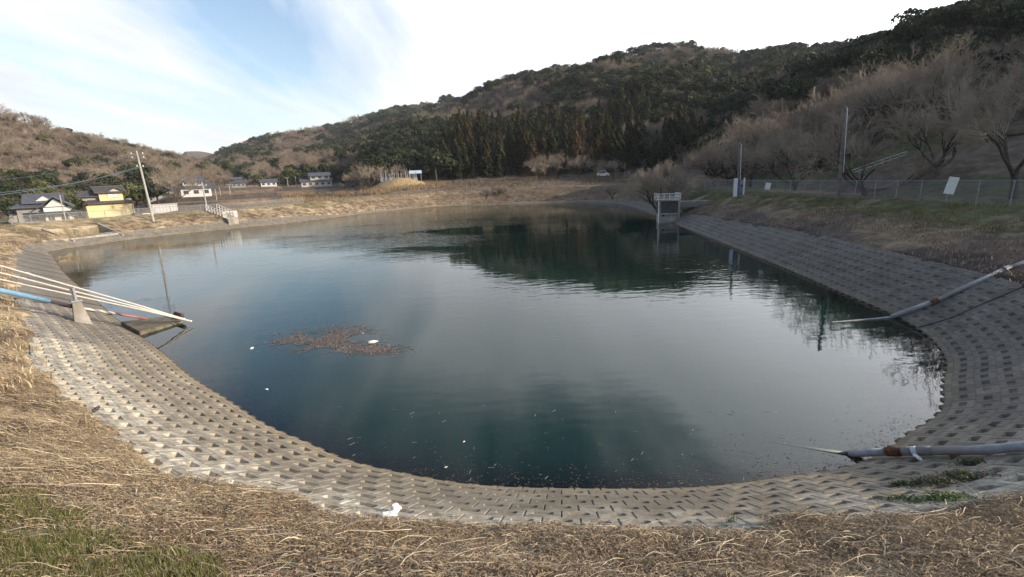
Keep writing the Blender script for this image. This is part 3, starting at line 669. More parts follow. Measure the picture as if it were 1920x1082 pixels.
# ---------------------------------------------------------------- woods on the hills
def forest():
    pts = []
    for (x0, x1, y0, y1, st) in [(-620, 620, 20, 640, 4.4), (-900, 330, 640, 960, 7.0)]:
        X, Y = np.meshgrid(np.arange(x0, x1, st), np.arange(y0, y1, st), indexing='ij')
        X = (X+rng.uniform(-.48, .48, X.shape)*st).ravel(); Y = (Y+rng.uniform(-.48, .48, Y.shape)*st).ravel()
        az = np.degrees(np.arctan2(X, Y)); k = (np.abs(az) < 50) | ((az > 0) & (az < 62)); pts.append(np.stack([X[k], Y[k], np.full(k.sum(), st)], -1))
    p = np.vstack(pts); hb, lay, t = hills(p[:, 0], p[:, 1]); k = (lay >= 0) & (t > .0); p = p[k]; hb = hb[k]; lay = lay[k]; t = t[k]
    r = np.hypot(p[:, 0], p[:, 1]); az = np.degrees(np.arctan2(p[:, 0], p[:, 1]))
    rc = np.zeros_like(r)
    for i, (nm, tab, tr_, pw) in enumerate(LAYERS): m = lay == i; rc[m] = np.interp(az[m], tab[:, 0], tab[:, 2])
    k = (r < rc*1.04) & ~((lay == 3) & (r < 76) & (az > 23))
    thin = rng.random(len(r)) < np.where(r < 640, 1, .8); k &= thin
    k &= ~((lay == 1) & (p[:, 2] < 6) & (rng.random(len(r)) < .45))
    p = p[k]; hb = hb[k]; lay = lay[k]; t = t[k]; r = r[k]; az = az[k]
    px, py = pix(p[:, 0], p[:, 1], hb+4); x, y = p[:, 0], p[:, 1]
    e = np.zeros(len(r)); n1_ = fbm(x/45, y/45, 4, 51); n2_ = fbm(x/14, y/14, 3, 57)
    # evergreen share by hill
    base = np.select([lay == 0, lay == 1, lay == 2, lay == 3, lay == 5], [.10, .64, .70, .46, .48], .4)
    def B(cx_, cy_, rx, ry, a): return a*np.exp(-(((px-cx_)/rx)**2+((py-cy_)/ry)**2))
    base = base+B(40, 330, 130, 26, .75)+B(140, 355, 170, 24, .55)+B(270, 350, 60, 34, .6)+B(110, 265, 50, 8, .2)+B(170, 300, 35, 15, .3)
    base = base-B(560, 275, 75, 28, .7)-B(500, 305, 60, 15, .5)-B(665, 228, 25, 10, .6)-B(620, 300, 60, 14, .3)+B(430, 290, 50, 14, .5)+B(640, 262, 40, 20, .5)+B(740, 215, 40, 12, .6)
    base = base-B(965, 188, 60, 24, 1.1)-B(880, 215, 55, 18, .8)-B(1055, 140, 30, 10, .6)-B(1145, 125, 60, 12, .8)-B(1120, 195, 50, 14, .4)-B(1380, 90, 60, 10, 1.2)-B(1300, 100, 60, 8, .4)-B(830, 245, 40, 18, .4)+B(790, 270, 70, 24, .6)+B(1000, 300, 260, 45, .8)+B(1230, 190, 120, 60, .5)-B(700, 300, 40, 20, .3)-B(1060, 300, 35, 10, .6)
    base = base+B(1850, 30, 170, 40, .75)+B(1660, 105, 110, 22, .7)+B(1500, 135, 60, 30, .6)+B(1400, 190, 55, 35, .6)+B(1840, 130, 40, 16, .7)-B(1880, 75, 40, 14, .6)-B(1600, 180, 260, 45, .5)-B(1330, 230, 40, 30, .1)-B(1750, 190, 160, 40, .6)-B(1750, 60, 60, 10, .3)
    q = base+(n1_-.5)*1.7+(n2_-.5)*.9
    ce = (lay == 2)*sst(215, 265, py+10*(n1_-.5))*sst(760, 900, px)*(px < 1330)*1.0+B(1180, 200, 140, 60, .6)*(lay == 2)
    isc = (q > .5) & (ce+(n2_-.5)*.8 > .5)
    kind = np.where(q > .5, np.where(isc, 2, 1), 0); kind = np.where(rng.random(len(r)) < .07, 0, kind); kind = np.where((kind == 0) & (rng.random(len(r)) < .06), 1, kind)
    kind = np.where((kind == 1) & (rng.random(len(r)) < .10+.25*(lay == 0)), 3, kind)
    sc_ = (.48+.85*rng.random(len(r))**1.3)*(.85+.4*fbm(x/25, y/25, 2, 63))*np.where(p[:, 2] > 6, 1.35, 1.0)*np.where(lay == 0, .82, .95)*np.where((lay == 3) & (r < 170), .9, 1.)
    hb = hb-.4
    var = rng.integers(0, 3, len(r)); rz = rng.uniform(0, 6.28, len(r))
    for ki, kn in enumerate(['bare', 'ever', 'cedar', 'olive']):
        m = np.where((kind == ki) & (np.abs(az) < 49))[0]; order = m[np.argsort(r[m]/sc_[m])]
        ind = order[:{'bare': 170, 'ever': 120, 'cedar': 150, 'olive': 60}[kn]]
        lab = {'bare': 'leafless brown woodland tree on the lower hillside', 'ever': 'dark evergreen tree on the lower hillside', 'cedar': 'tall narrow dark cedar at the foot of the main hill', 'olive': 'olive green rounded tree on the hillside'}[kn]
        for i in ind:
            o = make_tree(NAMES[kn], PROTO[kn][var[i] % len(PROTO[kn])], (x[i], y[i], hb[i]), sc_[i], rz[i]); tag(o, lab, 'tree', {'bare': 'bare trees on the nearer hillsides', 'ever': 'evergreen trees on the nearer hillsides', 'cedar': 'cedars at the hill foot', 'olive': 'olive green trees on the hillsides'}[kn])
        rest = np.setdiff1d(np.where(kind == ki)[0], ind)
        for v_ in range(len(PROTO[kn])):
            mm = rest[var[rest] % len(PROTO[kn]) == v_]
            if len(mm): scatter({'bare': 'bare_woodland', 'ever': 'evergreen_woodland', 'cedar': 'cedar_woodland', 'olive': 'olive_green_woodland'}[kn], PROTO[kn][v_], np.stack([x[mm], y[mm], hb[mm]], -1), rz[mm], sc_[mm])
    print('forest', len(r), [int((kind == k_).sum()) for k_ in range(4)])

def scatter(name, pm, pts, rz, sc_):
    (v1, q1), (v2, q2) = pm[2], pm[3]
    me = mesh_np(name+'_source', np.vstack([v1, v2]), np.vstack([q1, q2+len(v1)]), mats=[pm[0].materials[0], pm[1].materials[0]], midx=np.concatenate([np.zeros(len(q1)), np.ones(len(q2))]))
    src = bpy.data.objects.new(name+'_source', me)
    pmn = bpy.data.meshes.new(name); pmn.vertices.add(len(pts)); pmn.vertices.foreach_set('co', np.asarray(pts, np.float32).ravel())
    a = pmn.attributes.new('rz', 'FLOAT', 'POINT'); a.data.foreach_set('value', np.asarray(rz, np.float32)); a = pmn.attributes.new('sc', 'FLOAT', 'POINT'); a.data.foreach_set('value', np.asarray(sc_, np.float32))
    o = link(name, pmn); tag(o, kind='stuff')
    g = bpy.data.node_groups.new(name, 'GeometryNodeTree'); g.interface.new_socket('Geometry', in_out='INPUT', socket_type='NodeSocketGeometry'); g.interface.new_socket('Geometry', in_out='OUTPUT', socket_type='NodeSocketGeometry')
    n = g.nodes; gi = n.new('NodeGroupInput'); go = n.new('NodeGroupOutput'); ip = n.new('GeometryNodeInstanceOnPoints'); oi = n.new('GeometryNodeObjectInfo'); oi.inputs['Object'].default_value = src; oi.inputs['As Instance'].default_value = True
    ar = n.new('GeometryNodeInputNamedAttribute'); ar.data_type = 'FLOAT'; ar.inputs['Name'].default_value = 'rz'; as_ = n.new('GeometryNodeInputNamedAttribute'); as_.data_type = 'FLOAT'; as_.inputs['Name'].default_value = 'sc'
    cx_ = n.new('ShaderNodeCombineXYZ'); g.links.new(ar.outputs['Attribute'], cx_.inputs[2]); m2p = n.new('GeometryNodeMeshToPoints')
    g.links.new(gi.outputs[0], m2p.inputs[0]); g.links.new(m2p.outputs[0], ip.inputs['Points']); g.links.new(oi.outputs['Geometry'], ip.inputs['Instance']); g.links.new(cx_.outputs[0], ip.inputs['Rotation']); g.links.new(as_.outputs['Attribute'], ip.inputs['Scale']); g.links.new(ip.outputs[0], go.inputs[0])
    md = o.modifiers.new('instances', 'NODES'); md.node_group = g
    return o
forest()

# ---------------------------------------------------------------- bare cherry trees behind the right fence
ch_spec = [(4, 34, .72, 3), (4, 34, .68, 2), (4, 36, .66, 2), (5, 34, .66, 1), (4, 30, .7, 1), (0, 0, 0, 1)]
CH = [bare_tree_meshes('cherry_%d' % k, [9.0, 8.2, 9.8, 8.6, 10.2][k], ch_spec if k % 2 == 0 else [(3, 40, .78, 3), (5, 38, .66, 2), (4, 40, .62, 2), (5, 38, .66, 1), (4, 34, .7, 1), (0, 0, 0, 1)], [.23, .27, .2, .25, .22][k], 71+k*3, [5, 4, 6, 7, 3][k], [56, 68, 44, 60, 38][k], (7, 3), .0095, [.12, .08, .16, .06, .2][k]) for k in range(5)]
shrubm = bare_tree_meshes('spreading_shrub', 7.0, [(4, 30, .74, 3), (5, 32, .68, 2), (4, 32, .68, 1), (4, 30, .7, 1), (3, 28, .7, 1), (0, 0, 0, 1)], .24, 95, 7, 48, (6, 3), .012, .05)
CT = [  # px of trunk, ground range, scale, label
 (1262, 92, .62, 'low bare cherry tree at the far end of the right fence'),
 (1345, 90, .80, 'bare cherry tree above the mound of bare soil'),
 (1368, 82, .85, 'bare cherry tree right of the soil mound'),
 (1410, 74, .80, 'bare cherry tree just right of the short pole'),
 (1450, 86, 1.0, 'bare cherry tree set back behind the small white fence sign'),
 (1495, 62, .85, 'low-forked bare cherry tree with pale cut limbs left of the tall pole'),
 (1540, 78, 1.0, 'bare cherry tree in the back row left of the tall pole'),
 (1630, 52, .95, 'dark-trunked bare cherry tree in front of the white rail fence'),
 (1600, 84, 1.1, 'bare cherry tree up the grass slope behind the tall pole'),
 (1700, 74, 1.1, 'bare cherry tree up the slope at the end of the white rail fence'),
 (1762, 54, .85, 'slender bare cherry tree just left of the large white fence sign'),
 (1790, 80, 1.2, 'bare cherry tree up the slope above the large white fence sign'),
 (1850, 66, 1.0, 'bare cherry tree upslope near the right edge'),
 (1915, 44, .95, 'thick-trunked bare cherry tree at the right edge of the picture'),
 (1985, 50, 1.0, 'bare cherry tree just beyond the right edge')]
def on_ground(px, r):
    a = R(az_el(px, 300)[0]); x, y = math.sin(a)*r, math.cos(a)*r; return np.array([x, y, gz(x, y)])
for i, (px, r, s, lab) in enumerate(CT):
    p = on_ground(px, r); o = make_tree('bare_cherry_tree', CH[(i*3) % 5], p-np.array([0, 0, .1]), s, random.uniform(0, 6.28)); tag(o, lab, 'tree', 'bare cherry trees behind the right fence')
ps = at(1233, 371, 2.35); o = make_tree('spreading_bare_tree', shrubm, (ps[0], ps[1], gz(ps[0], ps[1])-.1), 1.0, .6); tag(o, 'spreading vase-shaped bare tree on the bank behind the intake tower', 'tree')
for px, r, s, lab in [(1010, 150, .8, 'low grey bare tree in front of the dark cedars'), (1045, 152, .9, 'grey bare tree with layered twigs in front of the cedars'), (1085, 150, .85, 'rounded bare tree right of the layered one before the cedars'), (1150, 140, .6, 'small bare tree on the flat beyond the far bank'),
                       (690, 158, .9, 'bare tree left of the graveyard'), (738, 162, .8, 'pinkish bare tree right behind the gravestones'), (318, 150, 1.0, 'bare tree between the pole and the low white house'), (655, 190, .7, 'bare tree right of the large grey-roofed house')]:
    p = on_ground(px, r); o = make_tree('bare_valley_tree', CH[int(r) % 3], p, s, random.uniform(0, 6.28)); tag(o, lab, 'tree')
for kn, px, r, s, lab in [('ever', 705, 175, 1.3, 'broad dark evergreen left of the gravestones'), ('ever', 772, 172, 1.5, 'tall dark evergreen behind the gravestones'), ('ever', 815, 168, 1.55, 'big round evergreen right of the blue roofed shed'), ('ever', 850, 172, 1.3, 'evergreen between the big round one and the cedars'),
                          ('ever', 640, 200, .9, 'evergreen behind the brown terraces'), ('ever', 280, 165, .95, 'dark evergreen just right of the leaning concrete pole'), ('ever', 258, 172, 1.0, 'dark evergreen behind the leaning concrete pole'), ('olive', 238, 168, 1.25, 'wide olive green tree behind the yellow house'), ('olive', 205, 190, 1.2, 'tall olive green tree rising over the yellow house roof'),
                          ('ever', 5, 165, .9, 'dark evergreen at the left edge behind the tiled house'), ('olive', 110, 160, .9, 'brownish green bush between the two nearest houses'), ('olive', 125, 185, 1.2, 'olive green tree left of the yellow house'), ('olive', 60, 200, 1.3, 'olive green tree behind the grey tiled house'), ('ever', 175, 178, .9, 'dark tree close behind the yellow house'),
                          ('olive', 480, 250, .9, 'yellow green bamboo clump behind the small white house'), ('ever', 455, 260, .9, 'dark evergreen behind the row of small poles'), ('ever', 545, 285, 1.0, 'dark evergreen left of the large grey-roofed house'), ('ever', 610, 275, 1.1, 'dark evergreen behind the large grey-roofed house'), ('ever', 1165, 150, .5, 'small round evergreen bush right of the white vehicle'), ('ever', 1105, 158, .6, 'low evergreen bush left of the white vehicle')]:
    p = on_ground(px, r); pm = PROTO[kn][int(px) % len(PROTO[kn])]; o = make_tree(NAMES[kn], pm, p, s, random.uniform(0, 6.28)); tag(o, lab, 'tree')

# hedge rows of reeds and brambles: stuff
def tuft_field(name, pts, hgt, spread, nper, mat, colr, wid=.012, seed=3, gattr=True):
    r_ = np.random.default_rng(seed); n = len(pts)*nper; b = np.repeat(pts, nper, 0)+np.concatenate([r_.normal(0, spread, (n, 2)), np.zeros((n, 1))], 1)
    h = hgt*r_.uniform(.5, 1.2, n); a = r_.uniform(0, 6.28, n); lean = r_.uniform(.1, .7, n)*h; dx = np.cos(a)*lean; dy = np.sin(a)*lean; sa = a+1.57+r_.normal(0, .5, n); sx_ = np.cos(sa)*wid; sy_ = np.sin(sa)*wid
    z0 = np.zeros(n); vs = []
    for t, w_ in ((0, 1.), (.5, .8), (1., .15)):
        cx_ = b[:, 0]+dx*t*t; cy_ = b[:, 1]+dy*t*t; cz = b[:, 2]-.03+h*t*(1-.15*t)
        vs += [np.stack([cx_-sx_*w_, cy_-sy_*w_, cz], -1), np.stack([cx_+sx_*w_, cy_+sy_*w_, cz], -1)]
    v = np.stack(vs, 1).reshape(-1, 3); k = np.arange(n)[:, None]*6; q = np.concatenate([k+np.array([0, 1, 3, 2]), k+np.array([2, 3, 5, 4])])
    cc_ = np.repeat(np.array(colr)[r_.integers(0, len(colr), n)]*r_.uniform(.7, 1.25, (n, 1)), 6, 0)
    return tag(link(name, mesh_np(name, v, q, mat, {'gcol': cc_})), kind='stuff')
def ground_pts(n, xr, yr, cond, seed=1):
    r_ = np.random.default_rng(seed); x = r_.uniform(*xr, n); y = r_.uniform(*yr, n); s, d = nearest(x, y); k = cond(x, y, s, d); x, y, s, d = x[k], y[k], s[k], d[k]
    return x, y, s, d
STRAW = [(.42, .33, .20), (.34, .255, .155), (.24, .175, .11), (.50, .41, .26)]
BRN = [(.20, .14, .10), (.28, .20, .14), (.15, .105, .08), (.34, .25, .17)]
GRN = [(.10, .13, .035), (.14, .16, .045), (.19, .17, .06), (.30, .24, .11)]
# grass on the banks away from the camera
x, y, s, d = ground_pts(110000, (-64, 40), (8, 122), lambda x, y, s, d: (d > rimd(s)+.15) & (d < Dc(s)+3) & (np.hypot(x, y) > 9))
z = bankz(s, d)+.05; lf = x < -4
nb = fbm(x/2.5, y/2.5, 3, 61)
k1 = (lf | (y > 98)); k1 &= nb > .38
tuft_field('dry_bank_grass', np.stack([x, y, z], -1)[k1][:24000], .24, .13, 5, MAT['strand'], STRAW+[(.26, .19, .10)], .016)
up = (d-rimd(s))/(Dc(s)-rimd(s)); k2 = (~lf) & (up < .62) & (nb > .42)
tuft_field('dry_bank_vines', np.stack([x, y, z], -1)[k2][:26000], .17, .34, 7, MAT['strand'], BRN+[(.40, .31, .21)], .019, 5)
k3 = (~lf) & (up > .5) & (y < 98)
tuft_field('green_bank_grass', np.stack([x, y, z], -1)[k3][:17000], .20, .22, 6, MAT['blade'], GRN, .014, 6)
# straw below the fences and reeds on the far side
x, y, s, d = ground_pts(26000, (-64, 40), (14, 124), lambda x, y, s, d: (np.abs(d-Dc(s)) < .6) & (np.hypot(x, y) > 14), 9)
tuft_field('fence_line_straw', np.stack([x, y, bankz(s, d)+.03], -1), .42, .12, 5, MAT['strand'], STRAW[:2]+GRN[2:], .014, 7)
pr = []
for _ in range(900):
    px_ = random.uniform(520, 830); r_2 = 128+random.random()*26+(40 if px_ < 690 else 0)*random.random(); pr.append(on_ground(px_, r_2)) if (fbm(np.array([px_/30.]), np.array([r_2/6.]), 2, 3)[0] > .42) else None
tuft_field('reed_bed', np.array(pr), 1.0, .6, 10, MAT['strand'], [(.31, .22, .125), (.36, .27, .15), (.24, .16, .09)], .05, 8)

# ---------------------------------------------------------------- dry litter and stalks at the photographer's feet
def ribbons(name, p0, dirs, ln, arch, wid, colr, mat, curl, K_=5, seed=1, conform=None, zbase=None, flat=True):
    r_ = np.random.default_rng(seed); n = len(p0); t = np.linspace(0, 1, K_); a0 = dirs; pts = np.zeros((n, K_, 3)); ang = a0.copy(); pos = p0[:, :2].copy(); pts[:, 0, :2] = pos
    for i in range(1, K_):
        ang = ang+curl*r_.normal(0, 1, n)/K_; pos = pos+np.stack([np.cos(ang), np.sin(ang)], -1)*(ln/(K_-1))[:, None]; pts[:, i, :2] = pos
    s, d = nearest(pts[..., 0], pts[..., 1]); zg = bankz(s, d).reshape(n, K_)
    pts[..., 2] = zg+zbase[:, None]+arch[:, None]*np.sin(np.pi*t)[None]+r_.normal(0, .006, (n, K_))
    tg = np.gradient(pts, axis=1); tg /= np.linalg.norm(tg, axis=2)[..., None]+1e-9
    roll = r_.uniform(-1.2, 1.2, n); up_ = np.stack([np.zeros(n), np.sin(roll), np.cos(roll)], -1)[:, None]; sd_ = np.cross(tg, up_); sd_ /= np.linalg.norm(sd_, axis=2)[..., None]+1e-9
    w_ = wid[:, None, None]*np.array([1, 1, .9, .7, .25][:K_] if K_ == 5 else [1.]*(K_-1)+[.4])[None, :, None]
    v = np.stack([pts-sd_*w_, pts+sd_*w_], 2).reshape(-1, 3); k = np.arange(n)[:, None, None]*2*K_+np.arange(K_-1)[None, :, None]*2
    q = (k+np.array([0, 1, 3, 2])[None, None]).reshape(-1, 4); cc_ = np.repeat(colr, 2*K_, 0)
    return tag(link(name, mesh_np(name, v, q, mat, {'gcol': cc_})), kind='stuff')
def litter():
    n = 400000; r = 2.4*np.exp(rng.random(n)*2.35); a_ = np.radians(rng.uniform(-58, 62, n)); x = r*np.sin(a_); y = r*np.cos(a_)
    s, d = nearest(x, y); px_, py_ = pix(x, y, bankz(s, d)); rag = d-rimd(s)+(fbm(s/1.3, (d-rimd(s))*.3, 3, 21)-.5)*1.0
    k = (rag > .10+rng.exponential(.05, len(x))) & ~((py_ > 925+px_*.42) & (rng.random(len(x)) < .72)) & (d < 8.6) & (px_ > -150) & (px_ < 2500) & (py_ < 1200); x, y, s, d = x[k], y[k], s[k], d[k]; n = len(x); print('litter', n)
    r = np.hypot(x, y); zb = .07+(fbm(x/.9, y/.9, 3, 19)-.5)*.22+rng.uniform(-.01, .055, n)*1.0
    m = fbm(x/.7, y/.7, 3, 77); tone = rng.random(n)*.6+m*.6
    lo = np.array([.085, .062, .045]); mi = np.array([.33, .25, .155]); hi = np.array([.62, .52, .35])
    c = np.where((tone < .55)[:, None], lo+(mi-lo)*(tone/.55)[:, None], mi+(hi-mi)*np.clip((tone-.55)/.5, 0, 1)[:, None])
    ln = rng.lognormal(-2.65, .55, n)*(1+.5*(r > 8)); wd = rng.uniform(.0009, .0027, n)*(1+r/10)
    ribbons('dry_grass_litter', np.stack([x, y], -1), rng.uniform(0, 6.28, n), np.clip(ln, .03, .5), rng.uniform(0, .05, n)*ln*6, wd, c, MAT['strand'], 1.3, 4, 3, zbase=zb)
    i = rng.choice(n, 1300, replace=False)
    dr_ = np.where(rng.random(len(i)) < .45, rng.normal(0.2, .6, len(i)), rng.uniform(0, 6.28, len(i)))
    ribbons('dry_grass_stalks', np.stack([x[i], y[i]], -1), dr_, rng.uniform(.15, .7, len(i)), rng.uniform(.01, .07, len(i)), rng.uniform(.0014, .0034, len(i))*(1+r[i]/14), np.array([.62, .52, .37])*rng.uniform(.6, 1.15, (len(i), 1)), MAT['strand'], 1.6, 5, 4, zbase=zb[i]+.03)
    # crumpled dead leaves
    i = rng.choice(n, 70000, replace=False); cen = np.stack([x[i], y[i], bankz(s[i], d[i])+zb[i]+.015], -1)
    v, q = leaf_cards(cen, np.tile([0, 0, .9], (len(i), 1)), .0145, rng); sz = rng.uniform(.7, 1.25, len(i)); cc_ = np.array([.24, .17, .12])*rng.uniform(.5, 1.7, (len(i), 1))
    tag(link('dead_leaves', mesh_np('dead_leaves', v, q, MAT['strand'], {'gcol': np.repeat(cc_, 4, 0)})), kind='stuff')
    # green grass at the bottom left corner
    px_ = rng.uniform(-120, 520, 42000); py_ = rng.uniform(890, 1200, 42000); zg = np.full(42000, 3.0)
    for _k in range(14):
        dx_ = ((px_-960)/F)[:, None]*cx-((py_-541)/F)[:, None]*cy+fwd; t_ = (zg-H)/dx_[:, 2]; xs = dx_[:, 0]*t_; ys = dx_[:, 1]*t_; s, d = nearest(xs, ys); zg = .5*zg+.5*(bankz(s, d)+.06)
    nn = fbm(xs/.35, ys/.35, 3, 91)
    k = (py_ > 915+px_*.42-90*(nn-.4)) & (nn > .34) & (rng.random(len(xs)) < .1+nn); xs, ys, s, d = xs[k], ys[k], s[k], d[k]; print('green', k.sum())
    tuft_field('green_grass', np.stack([xs, ys, bankz(s, d)+.05], -1), .10, .03, 4, MAT['blade'], GRN+[(.15, .18, .05), (.34, .28, .16)], .0035, 11)
    ex = [(535, 1060, 40), (1500, 975, 25), (1370, 970, 14), (1440, 990, 10), (660, 1065, 12), (590, 1072, 18), (1800, 1060, 30), (760, 1072, 14), (1260, 1000, 8)]
    pp = []
    for px2, py2, n2 in ex:
        for _ in range(n2):
            q_ = at(px2+random.gauss(0, 9), py2+random.gauss(0, 4), 2.0); 
            for _k in range(4):
                s_, d_ = nearest([q_[0]], [q_[1]]); q_ = at(px2+0*random.random(), py2, float(bankz(s_, d_)[0])+.08)
            pp.append((q_[0]+random.gauss(0, .05), q_[1]+random.gauss(0, .04), q_[2]-.03))
    tuft_field('green_grass_tufts', np.array(pp), .09, .015, 4, MAT['blade'], GRN[:2]+[(.20, .26, .06)], .003, 12)
litter()
def surf(px, py, lift=0.):              # point where the view ray meets the bank surface
    z = 1.5
    for _ in range(12):
        q = at(px, py, z); s_, d_ = nearest([q[0]], [q[1]]); z = .5*z+.5*(float(bankz(s_, d_)[0])+lift)
    return at(px, py, z), float(s_[0]), float(d_[0])
# ---------------------------------------------------------------- fences
def fence(name, ss, hgt, step, lab, post_r, mat_mesh, matp, toprail=True, midrail=False, doff=0., lean=0., zoff=0.):
    pts = []
    for s in ss:
        s1 = np.array([s % PER]); d = Dc(s1)+doff; x, y = ringxy(s1, d); pts.append(Vector((float(x[0]), float(y[0]), float(bankz(s1, d)[0])+zoff)))
    L_ = [0]; 
    for a, b in zip(pts, pts[1:]): L_.append(L_[-1]+(b-a).length)
    root = empty(name, pts[0]); tag(root, lab, 'fence')
    def P_(l):
        i = min(max(np.searchsorted(L_, l)-1, 0), len(pts)-2); t = (l-L_[i])/(L_[i+1]-L_[i]+1e-9); return pts[i].lerp(pts[i+1], t)
    o0 = pts[0]; l = 0; i = 0
    pos = []
    while l < L_[-1]: pos.append(P_(l)-o0); l += step
    for p in pos[:100]:
        MB().tube([p+Vector((0, 0, -.3)), p+Vector((lean*hgt, 0, hgt+.03))], post_r, 6).build('post', matp, root)
    up = Vector((lean*hgt, 0, hgt))
    if toprail:
        MB().tube([p+up for p in pos], post_r*.8, 6).build('rail', matp, root)
    if midrail: MB().tube([p+up*.12 for p in pos], post_r*.7, 6).build('rail', matp, root)
    v = []; uv = []
    for k, p in enumerate(pos):
        v += [p+Vector((0, 0, .05)), p+up*.98]; uv += [(k*step, 0, 0), (k*step, hgt, 0)]
    q = np.array([(2*k, 2*k+2, 2*k+3, 2*k+1) for k in range(len(pos)-1)])
    link('mesh_panel', mesh_np('mesh_panel', np.array([tuple(a) for a in v]), q, mat_mesh, {'uvw': np.array(uv)}), root)
    return root
def srange(a, b, n):                    # forwards along the outline from point a to point b
    sa, sb = near_s(*a), near_s(*b)
    if sb < sa: sb += PER
    return np.linspace(sa, sb, n)
fence('chain_link_fence', srange((13.2, 14.0), (19.6, 66), 50), 1.5, 1.9, 'tall grey chain link fence on the right bank in front of the bare cherry trees', .032, MAT['chain'], MAT['galv'], lean=.03)
fence('pipe_rail_fence', srange((-31.5, 88), (-50.8, 56.0), 50), 1.1, 2.0, 'low pale mesh fence with pipe rail along the left bank crest', .035, MAT['chainl'], MAT['galv'], midrail=True)
fence('pipe_rail_fence', srange((-50.2, 52.4), (-36, 38.3), 24), 1.1, 2.0, 'pale mesh fence at the left edge below the grey tiled house', .035, MAT['chainl'], MAT['galv'], midrail=True, doff=-.3)
rt = empty('rope_fence', (0, 0, 0)); tag(rt, 'line of short thin posts with one rail along the far bank crest', 'fence')
fp = []
for s in srange((17, 100), (-21, 104), 26):
    s1 = np.array([s % PER]); d = Dc(s1)-.4; x, y = ringxy(s1, d); fp.append(Vector((float(x[0]), float(y[0]), float(bankz(s1, d)[0]))))
for p in fp: MB().tube([p-Vector((0, 0, .3)), p+Vector((0, 0, .85))], .05, 6).build('post', MAT['poled'], rt)
MB().tube([p+Vector((0, 0, .72)) for p in fp], .03, 5).build('rail', MAT['conc'], rt)

# ---------------------------------------------------------------- utility poles and wires
def pole(name, base, top, r0, r1, mat, lab, arms=(), cap=True, group=None):
    root = empty(name, base); tag(root, lab, 'utility pole', group); b = Vector((0, 0, -.6)); t = Vector(tuple(np.array(top)-np.array(base)))
    MB().tube([b, t*.5, t], [r0, (r0+r1)/2, r1], 12).build('shaft', mat, root, smooth=False)
    if cap: MB().tube([t, t+Vector((0, 0, .06))], [r1*1.15, r1*.6], 10).build('cap', MAT['galv'], root)
    for (f, ln, az) in arms:
        c = t*f; dv = Vector((math.cos(az), math.sin(az), 0))*ln/2
        a = MB().obar(c-dv, c+dv, .09, .09).build('crossarm', MAT['galv'], root)
        for k in (-.9, 0, .9):
            q = c+dv*k; MB().tube([q+Vector((0, 0, .04)), q+Vector((0, 0, .1)), q+Vector((0, 0, .16)), q+Vector((0, 0, .24))], [.05, .07, .05, .06], 8).build('insulator', MAT['white'], a)
    return root
lb = col(284, 396, 86); lb[2] = gz(lb[0], lb[1]); lt = col(255.5, 283, 86)
lp = pole('utility_pole', lb, lt, .17, .11, MAT['polec'], 'tall leaning pale concrete pole behind the left fence', arms=((.955, 1.5, 0.3), (.90, 1.5, .3), (.78, .8, 0.3)))
for px, py1, py0, r, lab in [(1572, 200, 374, 48.4, 'tall weathered pole standing in the right fence line'), (1383.5, 270, 365, 56, 'short weathered pole with meter box on the right bank')]:
    b = at(px, py0, 3.0); rr = math.hypot(b[0], b[1]); t = col(px+{1572: 13, 1383.5: 3.5}[px], py1, rr); b[2] = gz(b[0], b[1]) if px == 1572 else b[2]
    o = pole('utility_pole', b, t, .15, .10, MAT['poled'], lab)
    k = Vector(tuple(t-b)); MB().tube([k*.3+Vector((.16, -.12, 0)), k*.99+Vector((.14, -.06, 0))], .03, 6).build('cable_duct', MAT['white'], o)
    if px == 1383.5: cab = b
# meter and control cabinet at the foot of the short pole
u = Vector((1, -.25, 0)).normalized()
cr = empty('control_cabinet', cab+np.array([-.1, -.35, 0])); cr.rotation_euler = (0, 0, -.35); tag(cr, 'white framed control cabinet with blue panel at the foot of the short pole', 'control box')
MB().box(-.52, -.16, -.15, .15, -.2, 1.75).build('white_panel', MAT['white'], cr, .01)
MB().box(.42, .56, -.12, .12, -.2, 1.75).build('white_post', MAT['white'], cr, .01)
MB().box(-.157, .06, -.1, .12, -.1, 1.45).build('blue_panel', MAT['bluep'], cr, .01)
mtr = MB().box(.08, .38, -.16, .06, .65, 1.15).build('meter_box', MAT['wgrey'], cr, .01); MB().box(.14, .32, -.172, -.161, .85, 1.05).build('meter_glass', MAT['glass'], mtr)
MB().box(.12, .34, -.12, .05, 1.17, 1.5).build('switch_box', MAT['stone'], cr, .01)
small = [(95, 366, 412, 105, 'thin grey pole beside the grey tiled house', .10), (371, 345, 378, 100, 'slim leaning concrete pole left of the white cabinet', .14), (393, 354, 380, 150, 'thin dark pole right of the slim leaning one', .1), (402, 352, 376, 170, 'thin grey pole, middle of the roadside group', .1), (421, 345, 372, 180, 'pale pole with small arm before the far house', .12),
         (452, 330, 358, 260, 'thin far pole behind the dark roofed house', .12), (470, 333, 360, 250, 'thin far pole right of the yellow green bamboo', .12), (533, 333, 355, 250, 'pale twin-lamp pole left of the large house', .14), (549, 331, 352, 240, 'thin pole by the left end of the large house', .12), (630, 328, 350, 230, 'thin pole right of the large house', .12), (672, 329, 347, 200, 'thin dark pole above the brown terraces', .1), (1172, 305, 325, 150, 'short thin pole in front of the cedars', .1)]
for px, y1, y0, r, lab, rad in small:
    b = on_ground(px, r); t = col(px-2, y1, r); t[:2] = b[:2]; pole('utility_pole', b, t, rad, rad*.7, MAT['polec'], lab, arms=((.93, 1.2, .5),) if px in (421, 371, 533) else (), cap=False)
